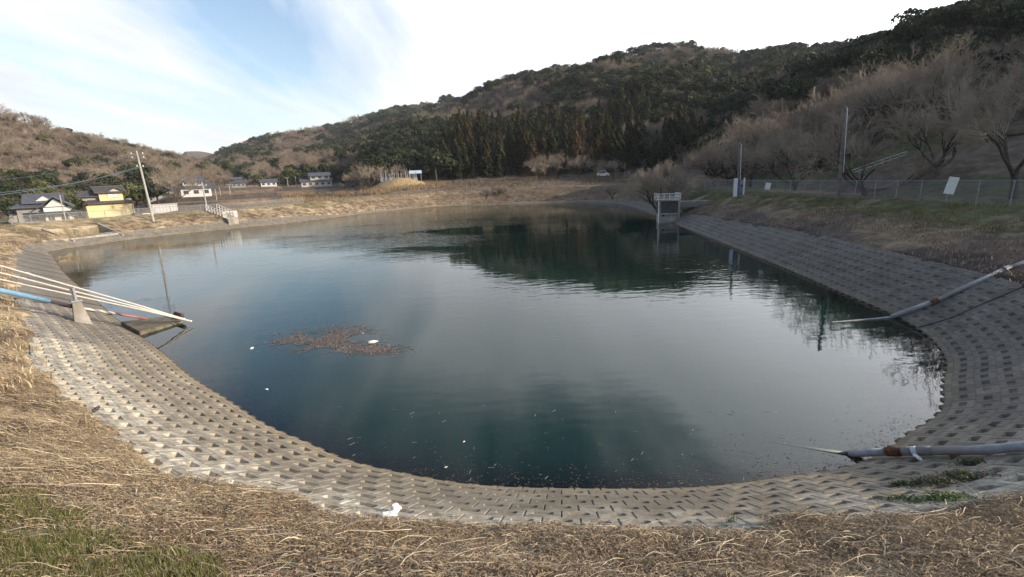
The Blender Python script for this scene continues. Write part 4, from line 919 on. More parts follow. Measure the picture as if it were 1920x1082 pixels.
for (fz, px_e, py_e, r_e, lab) in [(.79, -60, 372, 64, 'upper thick power cable running left from the leaning pole'), (.775, -60, 366.5, 64, 'middle power cable running left from the leaning pole'), (.955, -60, 343, 70, 'thin top power wire running left from the leaning pole')]:
    a = np.array(lb)+(np.array(lt)-np.array(lb))*fz; e = col(px_e, py_e, r_e); ps_ = [a+(e-a)*t+np.array([0, 0, -.5*4*t*(1-t)]) for t in np.linspace(0, 1, 14)]
    tag(MB().tube(ps_, .026 if fz < .9 else .014, 5).build('power_cable', MAT['wire']), lab, 'cable')

# ---------------------------------------------------------------- signs, small white cabinet, rail fence, soil
def plate(name, px, py, r, w_, h_, rz, tilt, lab, mat='white'):
    p = col(px, py, r); root = empty(name, p, rz); root.rotation_euler = (0, tilt, rz); tag(root, lab, 'sign')
    MB().box(-w_/2, w_/2, -.012, .012, -h_/2, h_/2).build('plate', MAT[mat], root, .004)
    for z in (-h_*.35, h_*.35): MB().box(-w_*.3, w_*.3, .013, .04, z-.02, z+.02).build('clamp', MAT['galv'], root)
    return root
rfence = near_s(16.0, 27)
plate('fence_sign', 1784, 348, 37.3, .45, .95, -.75, .18, 'large blank white sign tied to the right fence near the right edge')
plate('fence_sign', 1440, 349, 51.5, .42, .62, -.55, .16, 'small pale blank sign on the right fence between the two poles')
wb = on_ground(389, 80); wb = np.array([*wb[:2], 0]); wb[2] = gz(wb[0], wb[1]); o = empty('white_cabinet', wb, .6); tag(o, 'white steel cabinet at the top of the left gangway', 'control box')
MB().box(-.4, .4, -.3, .3, -.2, 1.3).build('body', MAT['white'], o, .02); MB().box(-.33, .33, -.325, -.302, .05, 1.2).build('door', MAT['wwhite'], o, .005); MB().box(-.46, .46, -.36, .36, 1.303, 1.36).build('top', MAT['stone'], o, .01)
o = empty('rail_fence', on_ground(1640, 66)); tag(o, 'white two-rail fence on the grass slope behind the dark-trunked cherry', 'fence'); o0 = o.location.copy(); ps_ = []
for px in np.arange(1600, 1705, 14):
    p = Vector(tuple(on_ground(float(px), 64+.02*(px-1585))))-o0; ps_.append(p); MB().box(p.x-.05, p.x+.05, p.y-.05, p.y+.05, p.z-.3, p.z+.72).build('post', MAT['stone'], o)
for zz_ in (.32, .64): MB().tube([p+Vector((0, 0, zz_)) for p in ps_], .035, 5).build('rail', MAT['white'], o)
def mound(name, loc, rx, ry, h, mat, lab, cat, seed=1, n=28):
    a = np.linspace(0, 2*np.pi, n, endpoint=False); rr = np.linspace(0, 1.1, 14); A, Q = np.meshgrid(a, rr, indexing='ij'); f = 1+.25*(fbm(np.cos(A)*2+seed, np.sin(A)*2, 2, seed)-.5)
    x = np.cos(A)*Q*rx*f; y = np.sin(A)*Q*ry*f; z = h*np.clip(1-Q**2, -.25, 1)**1.0*(1+.35*(fbm(x*1.1/rx*4, y/ry*4, 3, seed)-.5))
    k = len(rr); i = np.arange(n)[:, None]*k+np.arange(k-1)[None]; j = (np.arange(n)[:, None]+1) % n*k+np.arange(k-1)[None]; q = np.stack([i, i+1, j+1, j], -1).reshape(-1, 4)
    return tag(link(name, mesh_np(name, np.stack([x, y, z], -1).reshape(-1, 3), q, mat, smooth=True), loc=loc), lab, cat)
mound('soil_mound', on_ground(1316, 80), 2.3, 2.4, 1.9, MAT['soil'], 'mound of bare tan soil behind the right fence', 'soil heap')

# ---------------------------------------------------------------- intake tower on the right bank
tb_ = Vector((18.25, 56.3, 0)); ang = -.12
o = empty('intake_tower', tb_, ang); tag(o, 'concrete intake tower with white railing and dark gate at the right waterline', 'intake tower')
MB().box(-.95, -.75, -1.0, -.8, -1, 2.45).build('leg', MAT['conc'], o, .02); MB().box(1.2, 1.4, -1.0, -.8, -1, 2.45).build('leg', MAT['conc'], o, .02)
MB().box(-.74, 1.2, -.78, 1.6, -1, .95).build('base_wall', MAT['conc'], o, .02)
g_ = MB().box(-.72, 1.18, -.92, -.80, 1.12, 2.4).build('gate_panel', MAT['conc_dark'], o); MB().box(-.5, -.25, -.825, -.79, .72, .92).build('outlet', MAT['dark'], o)
MB().box(-.74, 1.4, -.78, 1.55, 1.2, 2.42).build('chamber', MAT['conc_dark'], o)
MB().box(-1.05, 1.45, -1.1, 1.65, 2.453, 2.62).build('deck', MAT['conc'], o, .02); MB().box(-.74, 1.19, -1.05, -.79, .955, 1.1).build('ledge', MAT['conc'], o, .01)
rl = MB()
for z in (2.95, 3.3):
    for a, b in (((-1, -1.05), (1.4, -1.05)), ((-1, -1.05), (-1, 1.6)), ((1.4, -1.05), (1.4, 1.6))): rl.tube([(*a, z), (*b, z)], .028, 6)
for x in np.arange(-1, 1.41, .6): rl.tube([(x, -1.05, 2.62), (x, -1.05, 3.3)], .035, 6)
for y in (-.2, .7, 1.6):
    for x in (-1, 1.4): rl.tube([(x, y, 2.62), (x, y, 3.3)], .035, 6)
rl.build('railing', MAT['white'], o)
bl = MB()
for x in np.arange(-.9, 1.4, .13): bl.tube([(x, -1.05, 2.66), (x, -1.05, 3.28)], .012, 4)
bl.build('railing_bars', MAT['white'], o)
MB().tube([(-.98, -1.04, -1), (-.98, -1.04, 2.6)], .06, 8).build('gauge_pipe', MAT['white'], o)
MB().box(1.46, 6.0, .2, 1.5, 1.6, 2.3).build('walkway', MAT['conc'], o, .02)
o = empty('wing_wall', (19.9, 57.2, 0), .5); tag(o, 'low concrete wing wall running inland from the intake tower', 'wall'); MB().hexa([(0.8, -.12, .3), (5.4, -.12, 1.6), (5.4, .12, 1.6), (0.8, .12, .3), (0.8, -.12, 1.9), (5.4, -.12, 2.75), (5.4, .12, 2.75), (0.8, .12, 1.9)]).build('wall', MAT['conc'], o, .01)

# ---------------------------------------------------------------- left gangway and valve box
az_l = az_el(452, 410)[0]; sA = near_s(-41.3, 73.2)
def frame_at(s, d):
    s1 = np.array([s % PER]); x, y = ringxy(s1, np.array([float(d)])); i = int((s % PER)/PER*NS) % NS; return Vector((float(x[0]), float(y[0]), float(bankz(s1, np.array([float(d)]))[0]))), Vector((NX[i], NY[i], 0)), Vector((-NY[i], NX[i], 0))
p0, nn_, tn = frame_at(sA, 1.7); p1, _, _ = frame_at(sA+1.0, 7.6)
o = empty('access_gangway', p0); tag(o, 'sloping concrete gangway with white railings down to a valve box on the left bank', 'gangway')
a = Vector((0, 0, .75)); plat = nn_*2.2+a; b = (p1-p0)+Vector((0, 0, .15)); wv = tn*.75
MB().hexa([a-wv-Vector((0, 0, .2)), plat-wv-Vector((0, 0, .2)), plat+wv-Vector((0, 0, .2)), a+wv-Vector((0, 0, .2)), a-wv, plat-wv, plat+wv, a+wv]).build('platform', MAT['conc'], o)
MB().hexa([plat-wv-Vector((0, 0, .3)), b-wv-Vector((0, 0, .3)), b+wv-Vector((0, 0, .3)), plat+wv-Vector((0, 0, .3)), plat-wv-Vector((0, 0, .003)), b-wv, b+wv, plat+wv-Vector((0, 0, .003))]).build('ramp', MAT['conc'], o)
c0 = Vector((0, 0, 0)); MB().hexa([-nn_*.5-wv*.9+Vector((0, 0, -.9)), nn_*.7-wv*.9+Vector((0, 0, -.9)), nn_*.7+wv*.9+Vector((0, 0, -.9)), -nn_*.5+wv*.9+Vector((0, 0, -.9)), -nn_*.5-wv*.9+Vector((0, 0, .545)), nn_*.7-wv*.9+Vector((0, 0, .545)), nn_*.7+wv*.9+Vector((0, 0, .545)), -nn_*.5+wv*.9+Vector((0, 0, .545))]).build('valve_box', MAT['conc'], o)
for sgn in (-1, 1):
    rr = MB(); w2 = wv*sgn
    for z in (.5, .95): rr.tube([a+w2+Vector((0, 0, z)), plat+w2+Vector((0, 0, z)), b+w2+Vector((0, 0, z))], .04, 6)
    for t in np.linspace(0, 1, 4): q = a.lerp(plat, t)+w2; rr.tube([q, q+Vector((0, 0, .95))], .04, 6)
    for t in np.linspace(.15, 1, 6): q = plat.lerp(b, t)+w2; rr.tube([q, q+Vector((0, 0, .95))], .04, 6)
    for t in np.linspace(0, 1, 14): q = a.lerp(plat, t)+w2; rr.tube([q, q+Vector((0, 0, .95))], .014, 4)
    rr.build('railing', MAT['white'], o)
rr = MB()
for t in np.linspace(-1, 1, 8): rr.tube([a+wv*t, a+wv*t+Vector((0, 0, .95))], .018, 4)
rr.tube([a-wv+Vector((0, 0, .95)), a+wv+Vector((0, 0, .95))], .04, 6); rr.build('end_railing', MAT['white'], o)

# spillway bay walls in the left bank
pA, nA, tA = frame_at(nlo, 0); pB, nB, tB = frame_at(nhi, 0)
o = empty('spillway_bay', pA); tag(o, 'recessed concrete spillway bay with pale sill in the left bank', 'spillway')
def wallseg(nm, p, q, z0, z1a, z1b, th, mat):
    p = Vector(p)-pA; q = Vector(q)-pA; d_ = (q-p).normalized(); nn2 = Vector((-d_.y, d_.x, 0))*th/2
    P4 = [p-nn2, q-nn2, q+nn2, p+nn2]; return MB().hexa([Vector((v.x, v.y, z0)) for v in P4]+[Vector((P4[0].x, P4[0].y, z1a)), Vector((P4[1].x, P4[1].y, z1b)), Vector((P4[2].x, P4[2].y, z1b)), Vector((P4[3].x, P4[3].y, z1a))]).build(nm, MAT[mat], o, .01)
for (pp, nnv) in ((pA, nA), (pB, nB)):
    q0 = Vector((pp.x, pp.y, 0))+nnv*1.1; q1 = Vector((pp.x, pp.y, 0))+nnv*5.6; wallseg('side_wall', q0, q1, -.2, .75, 2.25, .22, 'conc')
wallseg('sill', Vector((pA.x, pA.y, 0))+nA*1.75, Vector((pB.x, pB.y, 0))+nB*1.75, 0, .98, .98, .2, 'conc')
wallseg('back_wall', Vector((pA.x, pA.y, 0))+nA*5.5, Vector((pB.x, pB.y, 0))+nB*5.5, 0, 1.9, 1.9, .2, 'conc')

# ---------------------------------------------------------------- left pipes over the water
pb = Vector((-18.03, 19.41, .78)); ptop = Vector((-18.05, 19.38, 1.93))
E0 = Vector(tuple(at(357, 600, .22))); 
def line_through(E, T, k): return T+(T-E)*k
o = empty('pipe_support_post', pb, R(-40)); tag(o, 'leaning-shadowed concrete post with clamp carrying the pale conduits', 'post')
MB().hexa([(-.13, -.30, -.4), (.13, -.30, -.4), (.13, .34, -.4), (-.13, .34, -.4), (-.11, -.16, .92), (.11, -.16, .92), (.11, .12, .92), (-.11, .12, .92)]).build('column', MAT['conc'], o, .015)
MB().box(-.17, .17, -.2, .16, .923, 1.0).build('cap_plate', MAT['galv'], o, .005)
cl_ = MB(); cl_.box(-.17, -.11, -.06, .02, 1.002, 1.46); cl_.box(.10, .16, -.06, .02, 1.002, 1.46); cl_.box(-.17, .16, -.07, .03, 1.463, 1.51); cl_.build('clamp', MAT['galv'], o, .006)
perp = Vector(((ptop-E0).y, -(ptop-E0).x, 0)).normalized()
labs = ['farthest of the three cream conduits resting on the post clamp', 'middle of the three cream conduits on the post clamp', 'nearest of the three cream conduits on the post clamp']
for k, (px, py, zt) in enumerate([(345, 598, .24), (351, 600.5, .2), (357.5, 602, .2)]):
    T_ = Vector((-18.06, 19.38, 2.0))+Vector((0, 0, (.30, .16, .03)[k]))-perp*0+(Vector((.06, .08, 0))*(1-k)); E_ = Vector(tuple(at(px, py, zt))); far_ = T_+(T_-E_)*2.4+Vector((0, 0, .0))
    pts = [E_, T_.lerp(E_, .5)+Vector((0, 0, .02)), T_, T_+(T_-E_)*.8+Vector((0, 0, -.02)), T_+(T_-E_)*1.8]
    ob = MB().tube(pts, .033, 10).build('conduit', MAT['conduit'], smooth=True); tag(ob, labs[k], 'pipe', 'cream conduits running into the pond')
    MB().tube([E_, E_+(E_-T_).normalized()*.05], [.04, .04], 8).build('end_cap', MAT['white'], ob)
    for f in (.35, .75, 1.35): c_p = T_+(T_-E_)*f; MB().tube([c_p, c_p+(T_-E_).normalized()*.14], .041, 10).build('coupling', MAT['conduit'], ob)
# lower pipe: blue sleeve, dark section, then faded red
q1 = Vector((-18.2, 19.55, 1.42)); far1 = Vector(tuple(col(-60, 531, 24.6))); ob = empty('suction_pipe', q1); tag(ob, 'lower suction pipe, blue sleeve then black then faded red, passing the post', 'pipe')
def rel(v): return Vector(v)-q1
f1 = (q1-far1)
MB().tube([rel(far1), rel(far1+f1*.35), rel(far1+f1*.70)], .09, 12).build('blue_sleeve', MAT['blue'], ob, smooth=True)
MB().tube([rel(far1+f1*.70), rel(q1)], .07, 12).build('black_section', MAT['dark'], ob, smooth=True)
en = Vector(tuple(at(276, 598, .18))); m_ = q1.lerp(en, .5)
MB().tube([rel(q1), rel(m_)], .06, 10).build('faded_section', MAT['conduit'], ob, smooth=True); MB().tube([rel(m_), rel(en)], .055, 10).build('red_section', MAT['redpipe'], ob, smooth=True)
# ramp slab running into the water
A_, B_, C_, D_ = [Vector(tuple(at(px, py, .1))) for px, py in ((228, 604), (258, 622), (342, 601), (318, 592))]
s0, n0, t0 = frame_at(near_s(-17.5, 21.0), 0)
A_ = Vector((A_.x, A_.y, .62)); B_ = Vector(tuple(at(262, 625, .10))); A_ = Vector(tuple(at(226, 603, .30))); B_.z = .17
tag(MB().hexa([A_+Vector((0, 0, -.5)), B_+Vector((0, 0, -.5)), C_+Vector((0, 0, -.5)), D_+Vector((0, 0, -.5)), A_, B_, C_, D_]).build('landing_slab', noisy('mossy_slab', (.08, .07, .05), (.20, .175, .125), 3.5, .9, .5, 25), bev=.02), 'weathered concrete landing slab sticking out into the water by the conduits', 'slab')
fl = Vector(tuple(at(335, 590, .28))); dv = (fl-Vector(tuple(at(322, 586, .28)))).normalized()
ob = MB(); pts = [fl+dv*t for t in np.linspace(-.42, .42, 15)]
ob.tube(pts, [.075+.03*abs(math.sin(k*1.6)) for k in range(15)], 10); ob.build('hose_coil', MAT['dark'], smooth=True); bpy.context.scene.objects['hose_coil'].data.materials[0] = noisy('dark_red_plastic', (.05, .02, .025), (.13, .05, .05), 9, .6); tag(bpy.context.scene.objects['hose_coil'], 'dark red ribbed float bundle tied at the ends of the conduits', 'float')

# ---------------------------------------------------------------- right pipes
def pipe_along(name, lab, pix_pts, r, mat, lift, n=12, sub=4):
    pts = []
    for (px, py) in pix_pts: q, s_, d_ = surf(px, py, lift); pts.append(Vector(tuple(q)))
    root = empty(name, pts[0]); tag(root, lab, 'pipe'); return root, [p-pts[0] for p in pts], pts
root, pr_, pw = pipe_along('water_pipe', 'thin grey pipe running down the right slope into the water', [(1990, 458), (1920, 492), (1888, 503), (1752, 565), (1672, 594)], .06, 'pvc', .13)
MB().tube(pr_[:3], .072, 10).build('upper_section', MAT['pvc'], root, smooth=True)
MB().tube([pr_[2], pr_[2].lerp(pr_[3], .5), pr_[3]], .078, 10).build('middle_section', MAT['pvc'], root, smooth=True)
MB().tube([pr_[3], pr_[4]], .09, 10).build('lower_section', MAT['pvc'], root, smooth=True)
for k, m in ((2, 'galv'), (3, 'rust')): MB().tube([pr_[k]-(pr_[k]-pr_[k-1]).normalized()*.12, pr_[k]+(pr_[k]-pr_[k-1]).normalized()*.14], .10, 10).build('coupling', MAT[m], root)
e2 = Vector(tuple(at(1560, 604, .01)))-Vector(tuple(pw[0])); MB().tube([pr_[4]+Vector((0, 0, -.02)), pr_[4].lerp(e2, .5)+Vector((0, 0, -.02)), e2], [.05, .035, .02], 8).build('intake_hose', MAT['pvc'], root)
pts = [Vector(tuple(surf(px, py, .03)[0])) for px, py in ((1925, 535), (1850, 566), (1780, 597), (1722, 614))]
tag(MB().tube(pts, .016, 5).build('thin_cable', MAT['dark']), 'thin dark cable lying on the right slope beside the grey pipe', 'cable')
root, pr_, pw = pipe_along('drain_pipe', 'thick grey pipe with rusty coupling entering the water near right corner', [(2010, 822), (1920, 837), (1840, 844), (1748, 845), (1720, 845), (1690, 846), (1660, 847), (1595, 848)], .09, 'pvc', .12)
MB().tube(pr_[:4], .082, 14).build('long_section', MAT['pvc'], root, smooth=True)
MB().tube([pr_[3], pr_[4]], .088, 14).build('grey_tape', MAT['wgrey'], root, smooth=True); MB().tube([pr_[4], pr_[4].lerp(pr_[5], .35)], .090, 14).build('white_band', MAT['white'], root, smooth=True); MB().tube([pr_[4].lerp(pr_[5], .35), pr_[5]], .088, 14).build('grey_tape', MAT['wgrey'], root, smooth=True)
MB().tube([pr_[5], pr_[5].lerp(pr_[6], .5), pr_[6]], [.092, .10, .088], 14).build('rusty_coupling', MAT['rust'], root, smooth=True)
endp = Vector(tuple(at(1592, 851, .0)))-Vector(tuple(pw[0])); MB().tube([pr_[6], endp], .078, 14).build('short_section', MAT['pvc'], root, smooth=True)
uw = Vector(tuple(at(1380, 822, -.03)))-Vector(tuple(pw[0])); MB().tube([endp, endp.lerp(uw, .5)+Vector((0, 0, -.012)), uw], [.05, .035, .02], 12).build('sunken_section', noisy('algae_pipe', (.10, .13, .12), (.17, .20, .19), 5, .5), root, smooth=True)

# ---------------------------------------------------------------- rubbish and floating things
def crumple(name, loc, sx, sy, sz, mat, lab, cat, seed=1, sub=3):
    bm = bmesh.new(); bmesh.ops.create_icosphere(bm, subdivisions=sub, radius=1); r_ = random.Random(seed)
    for v in bm.verts:
        f = 1+.55*(vn(np.array([v.co.x*2.3+seed]), np.array([v.co.y*2.3+v.co.z*3]), seed)[0]-.5)+r_.uniform(-.06, .06); v.co = Vector((v.co.x*sx*f, v.co.y*sy*f, max(v.co.z, -.3)*sz*f))
    me = bpy.data.meshes.new(name); bm.to_mesh(me); bm.free(); me.materials.append(MAT[mat]); o = link(name, me, loc=loc); o.rotation_euler = (0, 0, seed*1.3); return tag(o, lab, cat)
crumple('plastic_bag', surf(742, 955, .05)[0], .085, .05, .085, 'foam', 'crumpled white plastic bag on the lower slope blocks near the grass', 'bag', 3)
crumple('plastic_bag', surf(728, 966, .04)[0], .13, .05, .05, 'foam', 'flat torn white plastic scrap beside the crumpled bag', 'bag', 5)
crumple('wooden_scrap', surf(181, 767, .05)[0], .15, .05, .025, 'conc_dark', 'dark scrap of wood on the pale blocks at left', 'scrap', 4)
crumple('plastic_scrap', surf(1720, 857, .04)[0], .10, .04, .03, 'foam', 'white plastic scrap just below the rusty coupling', 'scrap', 6)
crumple('fallen_clod', surf(1861, 797, .04)[0], .06, .035, .03, 'rust', 'small brown clod on the slope blocks above the thick pipe', 'clod', 7)
crumple('pale_stone', surf(1058, 1022, .05)[0], .05, .04, .04, 'stone', 'fluffy pale seed clump in the dry grass at bottom centre', 'seed clump', 8)
for px, py, s, lab in [(500, 730, .065, 'small white foam piece floating near the left shore'), (472, 653, .10, 'white foam piece floating left of the leaf raft'), (680, 625, .05, 'white scrap at the upper edge of the leaf raft'), (870, 828, .035, 'tiny pale scrap floating near the middle of the near shore'), (836, 876, .035, 'small square tan scrap close to the near waterline')]:
    crumple('foam_scrap', at(px, py, .015), s, s*.5, s*.35, 'foam', lab, 'scrap', int(px) % 9+2, 2)
b0 = Vector(tuple(at(699, 641, .05))); o = empty('floating_bottle', b0, .35); tag(o, 'pale plastic bottle lying on the floating leaf raft', 'bottle'); MB().tube([(-.17, 0, 0), (-.15, 0, 0), (.06, 0, 0), (.13, 0, 0), (.17, 0, 0)], [.04, .06, .06, .025, .022], 10).build('body', MAT['foam'], o, smooth=True); MB().tube([(.171, 0, 0), (.20, 0, 0)], .028, 10).build('cap', MAT['white'], o)
def floaters(name, pts, size, cols, lab=None, seed=5):
    r_ = np.random.default_rng(seed); v, q = leaf_cards(np.asarray(pts), np.tile([0, 0, 7.], (len(pts), 1)), size, r_); c_2 = np.array(cols)[r_.integers(0, len(cols), len(pts))]*r_.uniform(.6, 1.3, (len(pts), 1))
    return tag(link(name, mesh_np(name, v, q, MAT['debris'], {'gcol': np.repeat(c_2, 4, 0)})), kind='stuff')
pp = []
for (px, py, rx, ry, n) in [(560, 640, 60, 15, 2300), (640, 634, 66, 21, 3900), (700, 655, 55, 10, 1800), (660, 617, 45, 9, 700), (600, 655, 60, 7, 900), (545, 628, 45, 12, 800)]:
    for _ in range(n):
        a, b = random.gauss(0, .5), random.gauss(0, .5); q = at(px+a*rx, py+b*ry, .006)
        if fbm(np.array([q[0]*1.6]), np.array([q[1]*1.6]), 3, 88)[0] > .40: pp.append(q+np.array([0, 0, random.random()*.008]))
floaters('floating_leaf_raft', pp, .030, [(.17, .13, .105), (.23, .18, .15), (.10, .075, .06), (.30, .255, .215)])
pp = []
for _ in range(260):
    px, py = random.uniform(560, 1500), 700+215*random.random()**.6
    q = at(px, py, .004); s_, d_ = nearest([q[0]], [q[1]])
    if d_[0] < -.1 and fbm(np.array([q[0]*.8]), np.array([q[1]*.8]), 2, 3)[0] > .46: pp.append(q)
floaters('floating_specks', pp, .011, [(.34, .32, .28), (.22, .19, .15)], seed=8)
pp = []
for _ in range(900):
    s_ = random.uniform(near_s(-2.4, 9.0)-PER, near_s(9.5, 10.2)); d_ = -.02-random.expovariate(1.)*.28; x, y = ringxy(np.array([s_ % PER]), np.array([d_])); pp.append((x[0], y[0], .004+.006*random.random()))
floaters('shoreline_leaf_litter', pp, .017, [(.10, .07, .05), (.15, .11, .08), (.21, .17, .13)], seed=9)
# straws floating close to the near shore
st_ = MB()
def straws(n, name, rngx, rngy):
    r_ = random.Random(4); segs = []
    for _ in range(n):
        px, py = r_.uniform(*rngx), r_.uniform(*rngy); q = at(px, py, .008); s_, d_ = nearest([q[0]], [q[1]])
        if d_[0] > -.05: continue
        a = r_.uniform(0, 3.14); l = r_.uniform(.04, .14); segs.append((tuple(q), (q[0]+l*math.cos(a), q[1]+l*math.sin(a), .008), .004, .003))
    v, q = tubes_np(segs, 4); tag(link(name, mesh_np(name, v, q, MAT['strand'], {'gcol': np.tile([.38, .34, .27], (len(v), 1))})), kind='stuff')
straws(80, 'floating_straws', (620, 1480), (760, 912))
# weeds growing on the blocks at right
WP = [((1748, 905), 620, .09, [(.07, .10, .03), (.12, .16, .05), (.20, .13, .16)], 'low green weed patch with purple tips on the right slope blocks'), ((1800, 895), 560, .09, [(.07, .10, .03), (.17, .11, .14), (.11, .14, .05)], 'dense purple-topped weed patch right of the green one'), ((1765, 935), 380, .07, [(.07, .11, .03), (.16, .24, .05)], 'bright green weed clump below the purple one'), ((1690, 908), 150, .05, [(.07, .10, .03)], 'small green weed at the left end of the weed patches'), ((1815, 868), 200, .06, [(.07, .10, .03), (.12, .12, .06)], 'small weed just below the thick pipe'), ((1680, 935), 100, .05, [(.08, .11, .03)], 'sparse little weed on the blocks above the dry grass')]
for k, ((px, py), n, h_, cs_, lab) in enumerate(WP):
    q, s_, d_ = surf(px, py, .0); r_ = np.random.default_rng(50+k); m = int(n*1.3); x = r_.normal(0, .21 if n > 300 else .1, m); y = r_.normal(0, .12 if n > 300 else .07, m); sp_, dp_ = nearest(q[0]+x, q[1]+y); z = bankz(sp_, dp_)+r_.uniform(.0, h_*1.5, m)*np.exp(-(x/.3)**2)
    v, f = leaf_cards(np.stack([x, y, z-q[2]], -1), np.tile([0, 0, .8], (m, 1)), .020, r_); c_2 = np.array(cs_)[r_.integers(0, len(cs_), m)]*r_.uniform(.6, 1.3, (m, 1))
    root = empty('weed_plant', q); tag(root, lab, 'weed'); link('leaves', mesh_np('weed_leaves', v, f, MAT['blade'], {'gcol': np.repeat(c_2, 4, 0)}), root)
    seg2 = [((x[i]*.3, y[i]*.3, -.02), (x[i], y[i], z[i]-q[2]), .003, .002) for i in range(0, m, 6)]; v, f = tubes_np(seg2, 3); link('stems', mesh_np('weed_stems', v, f, MAT['blade'], {'gcol': np.tile([.12, .12, .05], (len(v), 1))}), root)
# upright broken stalks
for k, ((px, py), lab) in enumerate([((1645, 975), 'forked pale dead stalk standing at the grass edge at right'), ((1702, 1020), 'curled pale dead stalk in the dry grass at bottom right'), ((1830, 925), 'bent pale twig beside the bright green weed'), ((1255, 1010), 'tangled pale dead stalks lying over the lowest block row')]):
    q, s_, d_ = surf(px, py, .05); r_ = random.Random(k+3); mb = MB()
    for j in range(4):
        a = r_.uniform(0, 6.28); p = Vector((0, 0, 0)); d = Vector((math.cos(a), math.sin(a)*.5, .9 if k < 2 else .3)).normalized(); pts = [p.copy()]
        for i in range(6): d = (d+Vector((r_.gauss(0, .25), r_.gauss(0, .2), -.12))).normalized(); p = p+d*.045; pts.append(p.copy())
        mb.tube(pts, [.006, .006, .005, .005, .004, .003, .002], 5)
    ob = mb.build('dead_stalk', MAT['conduit']); ob.location = tuple(q); tag(ob, lab, 'dead stalk')
    ob.data.materials[0] = noisy('pale_straw', (.50, .42, .27), (.70, .60, .42), 20, .8)

# ---------------------------------------------------------------- houses
def roof_hip(mb, x0, x1, y0, y1, z0, h, ov=.6, ridge=.35, th=.18, gable=True):
    X0, X1, Y0, Y1 = x0-ov, x1+ov, y0-ov, y1+ov; cy_ = (y0+y1)/2; L2 = (X1-X0)*ridge/2; cx_ = (x0+x1)/2
    rt = [(cx_-L2-(X1-X0)*.0, cy_, z0+h), (cx_+L2, cy_, z0+h)]; b = [(X0, Y0, z0), (X1, Y0, z0), (X1, Y1, z0), (X0, Y1, z0)]
    mb.add(b+rt+[(p[0], p[1], p[2]-th) for p in b], [(0, 1, 5, 4), (2, 3, 4, 5), (1, 2, 5), (3, 0, 4), (0, 6, 7, 1), (1, 7, 8, 2), (2, 8, 9, 3), (3, 9, 6, 0), (6, 9, 8, 7)])
def roof_gable(mb, x0, x1, y0, y1, z0, h, ov=.6, th=.2, axis='x'):
    if axis == 'x':
        Y0, Y1, X0, X1 = y0-ov, y1+ov, x0-ov, x1+ov; c = (y0+y1)/2; e = [(X0, Y0, z0), (X0, c, z0+h), (X0, Y1, z0), (X1, Y0, z0), (X1, c, z0+h), (X1, Y1, z0)]
    else:
        Y0, Y1, X0, X1 = y0-ov, y1+ov, x0-ov, x1+ov; c = (x0+x1)/2; e = [(X0, Y0, z0), (c, Y0, z0+h), (X1, Y0, z0), (X0, Y1, z0), (c, Y1, z0+h), (X1, Y1, z0)]
    lo = [(p[0], p[1], p[2]-th) for p in e]; mb.add(e+lo, [(0, 3, 4, 1), (1, 4, 5, 2), (6, 7, 10, 9), (7, 8, 11, 10), (0, 6, 9, 3), (2, 5, 11, 8), (0, 1, 7, 6), (1, 2, 8, 7), (3, 9, 10, 4), (4, 10, 11, 5)])
def ridge_bar(parent, p, q, mat): MB().obar(p, q, .34, .3).build('ridge', mat, parent, .05)
def gable_fill(root, x0, x1, y, z0, h, mat, nm='gable', ax='y', th=.1):
    if ax == 'y': MB().add([(x0, y, z0), (x1, y, z0), ((x0+x1)/2, y, z0+h), (x0, y+th, z0), (x1, y+th, z0), ((x0+x1)/2, y+th, z0+h)], [(0, 1, 2), (5, 4, 3), (0, 3, 4, 1), (1, 4, 5, 2), (2, 5, 3, 0)]).build(nm, mat, root)
    else: MB().add([(y, x0, z0), (y, x1, z0), (y, (x0+x1)/2, z0+h), (y+th, x0, z0), (y+th, x1, z0), (y+th, (x0+x1)/2, z0+h)], [(0, 1, 2), (5, 4, 3), (0, 3, 4, 1), (1, 4, 5, 2), (2, 5, 3, 0)]).build(nm, mat, root)
def window(root, x, z, w_, h_, y=0., frame='wgrey', pane='glass', side=None):
    if side is None:
        f = MB().box(x-w_/2-.08, x+w_/2+.08, y-.06, y+.03, z-.08, z+h_+.08).build('window', MAT[frame], root); MB().box(x-w_/2, x-.03, y-.075, y-.063, z, z+h_).build('pane', MAT[pane], f); MB().box(x+.03, x+w_/2, y-.075, y-.063, z, z+h_).build('pane', MAT[pane], f)
def base_at(px, r): p = on_ground(px, r); return Vector(tuple(p)), math.atan2(-p[0], p[1])
# yellow house
b, rz = base_at(182, 165); b.z = .2
o = empty('yellow_house', b, rz*-1*0+math.atan2(-b.x, b.y)+.12); tag(o, 'two-storey yellow house with brown tiled roofs behind the left fence', 'house')
MB().box(-4.6, 4.6, -3.5, 4, -.5, 3.6).build('lower_wall', MAT['wyellow'], o); MB().box(-1.6, 3.2, -2.6, 3.6, 3.9, 6.2).build('upper_wall', MAT['wyellow'], o)
m = MB(); roof_hip(m, -4.6, 4.6, -3.5, 4, 3.5, 1.3, .9, .5); r_1 = m.build('lower_roof', MAT['tileb'], o)
m = MB(); roof_gable(m, -1.6, 3.2, -2.6, 3.6, 6.15, 1.35, .9, axis='x'); r_2 = m.build('upper_roof', MAT['tileb'], o); ridge_bar(r_2, (-2.5, .5, 7.6), (4.1, .5, 7.6), MAT['tileb'])
m = MB(); roof_gable(m, .4, 3.4, -3.3, .5, 6.2, 1.2, .5, axis='y'); m.build('front_roof', MAT['tileb'], o); gable_fill(o, .5, 3.3, -3.1, 6.25, 1.0, MAT['wcream'])
m = MB(); roof_hip(m, -5.6, -1.6, -1.6, 3.4, 5.3, 1.4, .6, .4); m.build('side_roof', MAT['tileb'], o); MB().box(-5.3, -1.62, -1.4, 3.2, 3.0, 5.25).build('side_wall', MAT['wgrey'], o)
